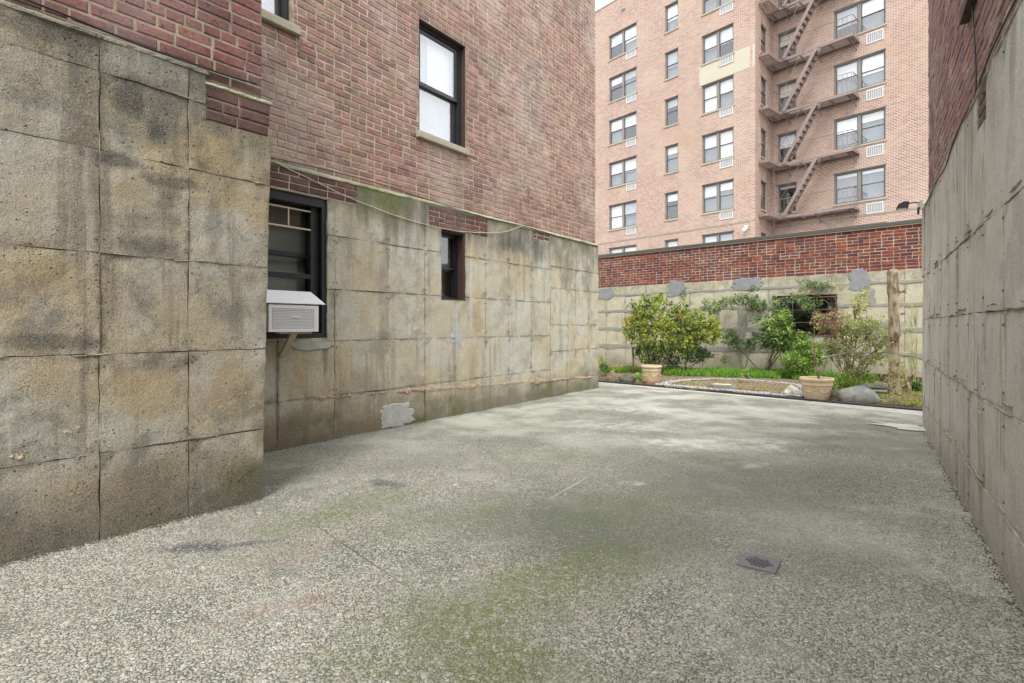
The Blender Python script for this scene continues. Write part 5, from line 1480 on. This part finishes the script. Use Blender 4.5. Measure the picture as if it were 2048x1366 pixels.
rose = shrub('climbing_rose', 'climbing rose with long arching canes trained over the barred garden wall window', (6.35, 12.2, 0.03),
      [blob_from(1490, 600, 34, 17, YR, .25), blob_from(1450, 606, 26, 14, YR + .3, .2), blob_from(1412, 612, 14, 12, YR + .6, .15), blob_from(1520, 612, 26, 15, YR, .2), blob_from(1368, 590, 8, 12, 13.0, .12), blob_from(1430, 622, 14, 7, YR + .4, .15),
       blob_from(1556, 618, 14, 26, 11.7, .15), blob_from(1590, 596, 34, 9, 11.6, .2), blob_from(1618, 606, 26, 16, 11.4, .2), blob_from(1630, 572, 40, 12, 11.4, .2), blob_from(1512, 640, 14, 8, 12.1, .15), blob_from(1505, 578, 16, 5, 12.1, .1), blob_from(1522, 650, 10, 6, 12.1, .1)],
      [M['leaf_rose'], M['leaf_mid'], M['leaf_yellow']], nclus=520, per=9, L=0.050, Wd=0.027, nstem=0, seed=8, tips=lambda zf, p, r: (0.1 if r.random() < .6 else 0.5) if r.random() < .86 else 0.8, hollow=0.1, up=0.1)
rb = Vector((6.35, 12.2, 0.03))
mb = MB()
arch(mb, rb, [px_at(1530, 752, 12.3), px_at(1478, 690, 12.35), px_at(1488, 640, 12.4), px_at(1508, 608, 12.4), px_at(1500, 595, 12.3)], .012)
arch(mb, rb, [px_at(1505, 622, 12.3), px_at(1498, 600, 12.2), px_at(1470, 596, 12.3), px_at(1435, 606, 12.5)], .008)
arch(mb, rb, [px_at(1645, 750, 11.2), px_at(1660, 680, 11.2), px_at(1662, 620, 11.2), px_at(1640, 592, 11.2), px_at(1610, 575, 11.3), px_at(1590, 558, 11.3)], .009)
arch(mb, rb, [px_at(1640, 592, 11.2), px_at(1600, 588, 11.4), px_at(1560, 598, 11.5), px_at(1550, 640, 11.6)], .008)
arch(mb, rb, [px_at(1625, 585, 11.25), px_at(1640, 568, 11.2), px_at(1620, 560, 11.2)], .006)
arch(mb, rb, [px_at(1520, 650, 12.2), px_at(1480, 660, 12.2), px_at(1456, 655, 12.3)], .005)
arch(mb, rb, [px_at(1676, 640, 11.0), px_at(1672, 600, 11.1), px_at(1650, 580, 11.2)], .006)
mb.build('cane', M['bark'], rose)
shrub('young_shrub', 'loose young shrub with narrow dark leaves between the lime shrub and the glossy shrub', (5.55, 12.6, 0.04),
      [blob_from(1462, 676, 18, 17, 12.6), blob_from(1480, 690, 12, 12, 12.5), blob_from(1500, 690, 12, 10, 12.5), blob_from(1452, 720, 8, 6, 12.4), blob_from(1512, 672, 9, 8, 12.5)],
      [M['leaf_dark'], M['leaf_mid'], M['leaf_rose']], nclus=130, per=10, L=0.06, Wd=0.026, nstem=7, stem_r=.009, seed=11, stemmat=M['stemgreen'], spread=.05)
shrub('glossy_shrub', 'glossy green rhododendron like shrub on thin stems in front of the barred window', (5.62, 11.7, 0.04),
      [blob_from(1555, 655, 30, 22, 11.4), blob_from(1570, 682, 34, 20, 11.3), blob_from(1537, 680, 15, 20, 11.4), blob_from(1565, 632, 14, 9, 11.4), blob_from(1596, 676, 16, 16, 11.3)],
      [M['leaf_dark'], M['leaf_mid'], M['leaf_fresh']], nclus=360, per=10, L=0.095, Wd=0.032, nstem=7, stem_r=.013, seed=14, droop=.35, spread=.04, tips=lambda zf, p, r: 0.9 if r.random() < .24 + .28 * zf else (0.1 if r.random() < .55 else .5))
shrub('leafy_shrub', 'low bright green shrub in front of the wall beside the tall stick in the planter', (6.35, 11.2, 0.04),
      [blob_from(1612, 700, 30, 17, 11.0), blob_from(1590, 722, 28, 17, 10.9), blob_from(1625, 718, 22, 16, 10.9), blob_from(1605, 740, 16, 8, 10.9)],
      [M['leaf_mid'], M['leaf_fresh'], M['leaf_grass']], nclus=380, per=10, L=0.07, Wd=0.026, nstem=8, stem_r=.009, seed=17, droop=.3)
YM = 9.45
def tip_maple(zf, p, rnd):
    u_ = p.x / p.y * FPX + 1024
    if u_ < 1685 and 0.35 < zf < 0.85 and rnd.random() < 0.45: return 0.5
    if zf > .75 and rnd.random() < .75: return 0.9
    return 0.1 if rnd.random() < .72 else (.9 if zf > .5 else .1)
mp = shrub('japanese_maple', 'airy many stemmed maple shrub with bronze and yellow green leaves beside the bare trunk', (6.05, YM, 0.05),
      [blob_from(1722, 610, 22, 24, YM), blob_from(1668, 650, 38, 32, YM), blob_from(1705, 660, 42, 36, YM), blob_from(1745, 660, 34, 36, YM), blob_from(1770, 690, 24, 26, YM), blob_from(1690, 705, 40, 28, YM), blob_from(1740, 715, 30, 24, YM), blob_from(1640, 640, 16, 20, YM), blob_from(1700, 740, 30, 12, YM), blob_from(1725, 585, 10, 12, YM), blob_from(1660, 690, 24, 22, YM)],
      [M['leaf_maple'], M['leaf_bronze'], M['leaf_yellow']], nclus=820, per=9, L=0.050, Wd=0.019, nstem=22, stem_r=.013, seed=21, tips=tip_maple, spread=.09, hollow=.15, branchy=5, up=.15)
shrub('yellow_twig_shrub', 'wispy pale yellow green twigs against the wall at the right edge of the bed', (7.15, 9.35, 0.03),
      [blob_from(1825, 620, 16, 34, 9.3, .12), blob_from(1812, 660, 12, 30, 9.3, .12), blob_from(1832, 690, 12, 26, 9.3, .1)],
      [M['leaf_yellow']], nclus=60, per=4, L=0.035, Wd=0.009, nstem=14, stem_r=.006, seed=25, stemmat=M['leaf_yellow'], spread=.06, hollow=0.05)
shrub('perennial_plant', 'small leafy plant at the left end of the bed beside the concrete corner', (2.03, 11.7, 0.04),
      [blob_from(1207, 738, 9, 12, 11.7), blob_from(1218, 745, 7, 7, 11.6), blob_from(1205, 720, 5, 9, 11.7)],
      [M['leaf_mid'], M['leaf_fresh']], nclus=50, per=9, L=0.05, Wd=0.02, nstem=4, stem_r=.006, seed=27, cat='plant')
shrub('perennial_plant', 'tuft of yellow green leaves between the triangular stone and the wooden stake', (2.75, 12.5, 0.04),
      [blob_from(1238, 738, 12, 9, 12.4), blob_from(1262, 738, 14, 8, 12.4)],
      [M['leaf_fresh'], M['leaf_lime']], nclus=70, per=9, L=0.055, Wd=0.02, nstem=3, stem_r=.005, seed=28, cat='plant')
shrub('perennial_plant', 'clump of fresh green leaves just behind the left of the small planter', (2.62, 10.7, 0.04),
      [blob_from(1277, 756, 9, 9, 10.7)], [M['leaf_grass'], M['leaf_fresh']], nclus=40, per=9, L=0.05, Wd=0.022, nstem=0, seed=29, cat='plant')
shrub('perennial_plant', 'dark green low plant at the far right of the bed beside the cut stump', (6.98, 8.9, 0.04),
      [blob_from(1832, 775, 14, 10, 8.9), blob_from(1812, 768, 7, 6, 8.9)], [M['leaf_mid'], M['leaf_dark'], M['leaf_grass']], nclus=90, per=8, L=0.05, Wd=0.026, nstem=0, seed=30, cat='plant')
shrub('perennial_plant', 'green blades rising behind the big grey boulder', (5.95, 9.15, 0.04),
      [blob_from(1690, 768, 30, 12, 9.3), blob_from(1728, 758, 24, 10, 9.6), blob_from(1665, 770, 10, 12, 9.0)], [M['leaf_grass'], M['leaf_mid'], M['leaf_lime']], nclus=120, per=9, L=0.10, Wd=0.018, nstem=0, seed=31, cat='plant', up=1.0)
shrub('seedling_plant', 'young pale leaved plant standing by itself in the middle of the stone ringed patch', (4.62, 10.1, 0.04),
      [blob_from(1488, 752, 9, 6, 10.1), blob_from(1480, 762, 7, 5, 10.1), blob_from(1495, 742, 4, 6, 10.1)], [M['leaf_rose'], M['leaf_yellow']], nclus=22, per=6, L=0.045, Wd=0.022, nstem=3, stem_r=.005, seed=32, cat='plant')

# bright ground cover strip (nobody could count it)
def ground_cover():
    nr = np.random.default_rng(12)
    P = []; D = []; L = []; Wd = []
    def add(n, ux, uy0, uy1, h0, h1, w, tilt=0.35):
        u = nr.uniform(ux[0], ux[1], n); t = nr.uniform(0, 1, n)
        v = uy0(u) * (1 - t) + uy1(u) * t
        Y = FPX * (CAMH - .03) / (v - 652); X = (u - 1024) / FPX * Y
        nz = np.array([mnoise.noise(Vector((float(a) * 2.2, float(b) * 2.2, 0))) for a, b in zip(X, Y)])
        k = nz > -0.28
        X, Y, nz = X[k], Y[k], nz[k]
        m = len(X)
        P.append(np.stack([X, Y, np.full(m, 0.028)], -1)); d = nr.normal(size=(m, 3)) * tilt; d[:, 2] = 1; D.append(d)
        hh = nr.uniform(h0, h1, m) * (1 + .5 * nz); L.append(hh); Wd.append(nr.uniform(.6, 1.3, m) * w)
    add(15000, (1330, 1665), lambda u: 752 + (u - 1330) * 0.030, lambda u: 742 + (u - 1330) * 0.030, .07, .18, .022)
    add(3200, (1205, 1330), lambda u: 746 + u * 0, lambda u: 740 + u * 0, .05, .13, .02, .5)
    add(2600, (1640, 1740), lambda u: 770 + u * 0, lambda u: 757 + u * 0, .06, .15, .02, .4)
    me = leaf_mesh('ground_cover', np.concatenate(P), np.concatenate(D), np.concatenate(L), np.concatenate(Wd), .15, 4)
    finish(link('ground_cover', me, M['leaf_grass']), 'dense strip of bright green ground cover along the foot of the garden wall', 'ground cover', kind='stuff')
    # sparse sprigs and straw on the open soil
    P.clear(); D.clear(); L.clear(); Wd.clear()
    add(900, (1330, 1600), lambda u: 762 + (u - 1330) * 0.05, lambda u: 778 + (u - 1330) * 0.04, .02, .06, .014, .8)
    add(1500, (1745, 1850), lambda u: 800 + (u - 1745) * 0.12, lambda u: 786 + u * 0, .02, .06, .02, .9)
    me = leaf_mesh('weeds', np.concatenate(P), np.concatenate(D), np.concatenate(L), np.concatenate(Wd), .15, 4)
    finish(link('weeds', me, M['leaf_lime']), 'thin yellow green weeds scattered over the bare soil of the bed', 'weeds', kind='stuff')
    P.clear(); D.clear(); L.clear(); Wd.clear()
    add(9000, (1200, 1860), lambda u: 758.5 + (u - 1200) * 0.086, lambda u: 748 + (u - 1200) * 0.045, .02, .055, .022, 6.0)
    add(6000, (1200, 1860), lambda u: 754 + (u - 1200) * 0.080, lambda u: 758.5 + (u - 1200) * 0.086, .02, .05, .020, 6.0)
    me = leaf_mesh('leaf_litter', np.concatenate(P), np.concatenate(D), np.concatenate(L), np.concatenate(Wd), .12, 6)
    finish(link('leaf_litter', me, M['dry']), 'dry brown leaf litter and bark lying on the soil of the bed', 'leaf litter', kind='stuff')
ground_cover()

# ring of pale gravel
def gravel_ring():
    rnd = random.Random(6); mb = MB()
    path = [(1322, 771), (1345, 765), (1380, 761), (1420, 759), (1470, 760), (1520, 763), (1560, 767), (1600, 772), (1616, 782), (1606, 794), (1560, 791.5), (1520, 788), (1480, 784.5), (1440, 781), (1400, 777.5), (1360, 774), (1335, 772), (1322, 770)]
    W_ = [Vector((*gpt(u, v, 0.03), 0)) for u, v in path]
    for i in range(len(W_) - 1):
        seg = (W_[i + 1] - W_[i]).length
        nn = int(seg * (620 if i > 8 else 330))
        for k in range(nn):
            p = W_[i].lerp(W_[i + 1], rnd.random()) + Vector((rnd.gauss(0, .055), rnd.gauss(0, .055), 0))
            r = rnd.uniform(.007, .015); base = len(mb.v)
            zc = .044 + rnd.uniform(0, .012)
            a0 = rnd.uniform(0, 6.28)
            ring = [(p.x + r * rnd.uniform(.8, 1.2) * math.cos(a0 + q * 1.2566), p.y + r * rnd.uniform(.8, 1.2) * math.sin(a0 + q * 1.2566), zc + rnd.uniform(-.003, .003)) for q in range(5)]
            mb.v += ring + [(p.x, p.y, zc + r * .7), (p.x, p.y, zc - r * .7)]
            for q in range(5):
                mb.f.append((base + q, base + (q + 1) % 5, base + 5)); mb.f.append((base + (q + 1) % 5, base + q, base + 6))
    finish(mb.build('gravel', M['pale_gravel']), 'ring of pale grey gravel laid round an oval patch of soil', 'gravel', kind='stuff')
gravel_ring()

# ------------------------------------------------------------ garden: stones
def stone(name, label, u, v, w_, h_, d_, mat, seed, rz=0.0, shape='round', z=0.0, cat='stone', dx=0, dy=0):
    X, Y = gpt(u, v); X += dx; Y += dy
    bm = bmesh.new(); bmesh.ops.create_icosphere(bm, subdivisions=4, radius=1.0)
    for p in bm.verts:
        c = p.co.copy()
        n1 = mnoise.noise(c * 1.1 + Vector((seed, 0, 0))); n2 = mnoise.noise(c * 3 + Vector((seed, 3, 0)))
        k = 1 + .22 * n1 + .06 * n2 + .02 * mnoise.noise(c * 8)
        if shape == 'tri': k *= 1.0 - .55 * max(0, c.z) * abs(c.x) * 1.6
        q = c * k
        if shape == 'slab':
            q.z = max(-.5, min(.5, q.z * 1.6)) + .05 * n1
            # hexagonal outline with crisp edge
            a = math.atan2(c.y, c.x); hx_ = math.cos(math.pi / 6) / math.cos((a % (math.pi / 3)) - math.pi / 6)
            rr = math.hypot(q.x, q.y); lim_ = hx_ * .98
            if rr > lim_: q.x *= lim_ / rr; q.y *= lim_ / rr
        p.co = Vector((q.x * w_ / 2, q.y * d_ / 2, q.z * h_ * (.62 if shape != 'slab' else 1.0) + h_ * (.38 if shape != 'slab' else .5)))
    me = bpy.data.meshes.new(name); bm.to_mesh(me); bm.free()
    if shape != 'slab': me.polygons.foreach_set('use_smooth', [True] * len(me.polygons))
    o = link(name, me, mat, None, (X, Y, z), None, (0, 0, rz))
    return finish(o, label, cat)
stone('boulder', 'big smooth grey boulder at the edge of the bed, right of the large planter', 1716, 806, .52, .25, .36, M['boulder'], 3.1, R(-20))
stone('garden_stone', 'small dark stone touching the left side of the big boulder', 1671, 801, .24, .13, .18, M['rock_dark'], 5.2, R(10), dy=.06)
stone('garden_stone', 'rough white stone between gravel ring and large planter', 1591, 793, .25, .16, .2, M['rock_white'], 7.7, R(30), dy=.12)
stone('garden_stone', 'brown pointed triangular stone at the left end of the bed', 1227, 766, .27, .26, .14, M['rock_brown'], 9.4, R(10), 'tri', dy=.12)
stone('garden_stone', 'round mossy dark stone beside the triangular stone', 1256, 768, .33, .20, .24, M['rock_dark'], 11.9, R(-25), dy=.12)
stone('garden_stone', 'flat grey slab leaning behind the big boulder', 1742, 784, .50, .09, .24, M['rock_dark'], 13.2, R(-28), z=.06, dx=.02)
stone('garden_stone', 'thin grey slab lying right of the boulder, under the bare trunk', 1762, 792, .40, .05, .2, M['boulder'], 15.2, R(-35), z=.05)
sl = stone('stepping_stone', 'six sided grey stepping stone with a yellow paper on it, on the gravel ring', 1450, 784, .46, .085, .36, M['boulder'], 17.1, R(-42), 'slab', .03, dy=.10)
X, Y = sl.location.x, sl.location.y
b = MB(); b.add([(-.15, -.03, 0), (.12, -.06, 0), (.14, .03, 0), (-.13, .06, 0), (-.15, -.03, .003), (.12, -.06, .003), (.14, .03, .006), (-.13, .06, .003)], [(0, 3, 2, 1), (4, 5, 6, 7), (0, 1, 5, 4), (1, 2, 6, 5), (2, 3, 7, 6), (3, 0, 4, 7)])
finish(b.build('paper_sheet', M['paper'], None, loc=(X, Y, .1215), rot=(0, 0, R(-25))), 'pale yellow sheet of paper lying on the six sided stepping stone', 'paper')

# ------------------------------------------------------------ garden: planters
def planter(label, X, Y, H_, Rr, brick_label=None, z=0.0, cracks=0):
    t = empty('planter', label, 'planter', (X, Y, z))
    rb_ = Rr * .66
    b = MB(); b.lathe([(0.001, 0), (rb_, 0), (rb_ * 1.05, .015), (rb_ * 1.12, H_ * .12), (rb_ * 1.22, H_ * .30), (rb_ * 1.33, H_ * .62), (rb_ * 1.36, H_ * .66), (rb_ * 1.42, H_ * .68), (rb_ * 1.40, H_ * .73), (rb_ * 1.38, H_ * .84)], 40)
    bo = b.build('bowl', M['terracotta'], t, True)
    b = MB(); b.lathe([(rb_ * 1.36, H_ * .835), (Rr * .96, H_ * .85), (Rr, H_ * .88), (Rr * 1.02, H_ * .93), (Rr, H_ * .98), (Rr * .97, H_), (Rr * .90, H_), (Rr * .88, H_ * .97), (Rr * .86, H_ * .86)], 40)
    b.build('rim', M['terracotta'], t, True)
    # moulded garland: low relief swags round the bowl
    b = MB(); n = 60
    for s_ in range(6):
        a0 = s_ * math.pi / 3
        pts = []
        for k in range(13):
            a = a0 + k / 12 * math.pi / 3; sag = 4 * (k / 12) * (1 - k / 12)
            zz_ = H_ * (.58 - .20 * sag); rr_ = rb_ * (1.12 + .22 * ((zz_ / H_) - .12) / .5) + .002
            pts.append((rr_ * math.cos(a), rr_ * math.sin(a), zz_))
        b.tube(pts, [.004 + .005 * math.sin(math.pi * k / 12) for k in range(13)], 5)
    b.build('garland_relief', M['terracotta'], t, True)
    b = MB(); b.lathe([(0.001, H_ * .90), (Rr * .5, H_ * .91), (Rr * .885, H_ * .89)], 30); b.build('potting_soil', M['soil'], t, True)
    return t
pz = 0.045
planter('small round sandstone coloured planter on a red brick at the left of the bed', 2.70, 10.16, .335, .195, z=pz)
b = MB(); b.bbox(-.14, .15, -.10, .10, 0, .045, .006)
finish(b.build('paver_brick', M['redbrick'], None, loc=(2.71, 10.13, 0.0), rot=(0, 0, R(-8))), 'red brick lying under the small planter', 'brick')
planter('larger sandstone coloured planter with a stick in it, left of the boulder', 4.70, 8.10, .345, .235, z=0.0)
b = MB(); b.tube([(0.03, 0, 0), (-.02, 0.01, .3), (-.06, .02, .62)], .016, 7)
finish(b.build('wooden_stick', M['bark_pale'], None, loc=(4.72, 8.12, .30)), 'pale wooden stick standing in the larger planter', 'stick')
b = MB(); b.tube([(0, 0, 0), (.01, 0, .35), (0, 0.01, .66)], [.026, .024, .022], 7)
finish(b.build('wooden_stake', M['bark'], None, loc=(2.76, 12.0, 0.0)), 'short brown wooden stake left of the lime shrub', 'stake')
b = MB(); p_ = px_at(1700, 705, 9.0)
q_ = px_at(1632, 722, 8.6)
b.tube([q_, q_.lerp(p_, .4) + Vector((0, 0, .02)), p_, p_ + Vector((.35, .2, .12))], [.014, .018, .017, .010], 6)
finish(b.build('dead_branch', M['rock_dark'], None), 'grey dead branch caught sideways in the maple shrub', 'branch')

# ------------------------------------------------------------ garden: bare trunk and cut stump
tr = empty('bare_tree_trunk', 'tall pale mottled tree trunk sawn off at the top, at the right of the bed', 'tree', (6.13, 8.42, 0.0))
def trunk():
    n, m = 20, 60; V = []; F = []
    for j in range(m + 1):
        t = j / m; z_ = 2.02 * t
        r_ = .073 + .05 * math.exp(-z_ * 7) + .012 * math.exp(-((z_ - 1.70) / .06) ** 2) + .010 * math.exp(-((z_ - .60) / .05) ** 2) + .008 * math.exp(-((z_ - 1.05) / .05) ** 2)
        cx = .012 * math.sin(z_ * 2.2) - .02 * t; cy = .01 * math.sin(z_ * 3)
        for k in range(n):
            a = 2 * math.pi * k / n
            q = r_ * (1 + .07 * mnoise.noise(Vector((math.cos(a) * 1.5, math.sin(a) * 1.5, z_ * 2.3))) + .035 * mnoise.noise(Vector((math.cos(a) * 4, math.sin(a) * 4, z_ * 9))))
            V.append((cx + q * math.cos(a), cy + q * math.sin(a), z_ + (0.03 * math.cos(a + 2) if j == m else 0)))
        if j == m:
            V.append((cx, cy, z_ + .02))
    for j in range(m):
        for k in range(n): F.append((j * n + k, j * n + (k + 1) % n, (j + 1) * n + (k + 1) % n, (j + 1) * n + k))
    c = (m + 1) * n
    for k in range(n): F.append((m * n + k, m * n + (k + 1) % n, c))
    me = bpy.data.meshes.new('trunk'); me.from_pydata(V, [], F); me.polygons.foreach_set('use_smooth', [True] * len(me.polygons)); me.update()
    link('trunk', me, M['bark_pale'], tr)
    b = MB(); b.tube([(.07, -.03, 1.68), (.13, -.05, 1.70), (.17, -.05, 1.78)], [.022, .012, .008], 6); b.tube([(.12, -.05, 1.70), (.15, -.06, 1.66)], .007, 5)
    b.tube([(-.05, -.06, .92), (-.09, -.10, .93)], [.025, .016], 6); b.tube([(.05, -.08, 1.33), (.07, -.12, 1.34)], [.02, .014], 6)
    b.build('branch_stub', M['bark_pale'], tr, True)['kind'] = 'stuff'
    # ivy sprigs climbing the foot
    nr = np.random.default_rng(3); N = 240
    z_ = np.abs(nr.normal(.35, .32, N)); a = nr.uniform(3.2, 6.2, N)
    P = np.stack([.10 * np.cos(a) - .01, .10 * np.sin(a), z_], -1) + nr.normal(size=(N, 3)) * .02
    D = np.stack([np.cos(a), np.sin(a), nr.uniform(-.3, .6, N)], -1) + nr.normal(size=(N, 3)) * .5
    link('foliage', leaf_mesh('foliage', P, D, nr.uniform(.03, .055, N), nr.uniform(.015, .028, N), .2, 3), M['leaf_yellow'], tr)
trunk()
b = MB()
b.tube([(0, 0, 0), (.005, 0, .10), (-.02, 0, .18)], [.05, .04, .034], 8)
b.tube([(-.01, 0, .12), (-.05, 0, .20), (-.05, 0, .33), (-.08, 0, .40)], [.032, .03, .026, .024], 7)
b.tube([(.0, 0, .12), (.06, .01, .22), (.08, 0, .32), (.11, 0, .41)], [.030, .026, .022, .020], 7)
b.tube([(-.05, 0, .33), (-.02, 0.01, .38)], [.02, .016], 6); b.tube([(-.03, 0, .16), (-.10, -.01, .17)], [.022, .016], 6)
finish(b.build('cut_stump', M['bark_pale'], None, True, loc=(6.58, 8.72, 0.02)), 'small forked shrub stump with sawn ends, right of the bare trunk', 'stump')
# hose along the kerb
hp = []
for i in range(60):
    t = i / 59
    p = KP.lerp(KQ, t) + kn * (-0.03 + 0.010 * mnoise.noise(Vector((t * 9, 0, 0)))) 
    hp.append((p.x, p.y, .020))
b = MB(); b.tube(hp, .018, 8)
finish(b.build('garden_hose', M['hose'], None, True), 'black garden hose laid along the whole front edge of the planted bed', 'hose')
# timber edging at the back right
b = MB(); a_ = px_at(1748, 768, 10.4); c_ = px_at(1850, 772, 9.55); a_.z = c_.z = .13
b.bar(a_, c_, .04, .14)
finish(b.build('timber_edging', M['bark'], None), 'dark timber board edging at the foot of the garden wall, right side', 'edging board')

# grit and crumbs gathered where the walls meet the paving
def grit():
    rnd = random.Random(77); mb = MB()
    def bit(p, r):
        base = len(mb.v); a0 = rnd.uniform(0, 6.28)
        mb.v += [(p.x + r * rnd.uniform(.6, 1.3) * math.cos(a0 + q * 1.57), p.y + r * rnd.uniform(.6, 1.3) * math.sin(a0 + q * 1.57), .002) for q in range(4)] + [(p.x, p.y, .003 + r * .7)]
        for q in range(4): mb.f.append((base + q, base + (q + 1) % 4, base + 4))
    for fr, x0, x1, n in ((FR_A, -0.5, 6.25, 1500), (FR_C, -2.1, 0.0, 700), (FR_B, -.78, 5.0, 700)):
        for i in range(n):
            x = rnd.uniform(x0, x1)
            if mnoise.noise(Vector((x * 1.6, n, 0))) < -.15: continue
            p = to_world(fr, x, -.006 - abs(rnd.gauss(0, .022)), 0)
            bit(p, rnd.uniform(.002, .007))
    for i in range(160):
        p = Vector((rnd.uniform(-1.8, 4), rnd.uniform(1.9, 8), 0))
        bit(p, rnd.uniform(.002, .006))
    finish(mb.build('grit', M['dirt']), 'dark grit and crumbs lying along the foot of the concrete walls', 'grit', kind='stuff')
M['dirt'] = plain('dark grit', (0.085, 0.070, 0.050), 0.95, var=0.6, nscale=40)
grit()
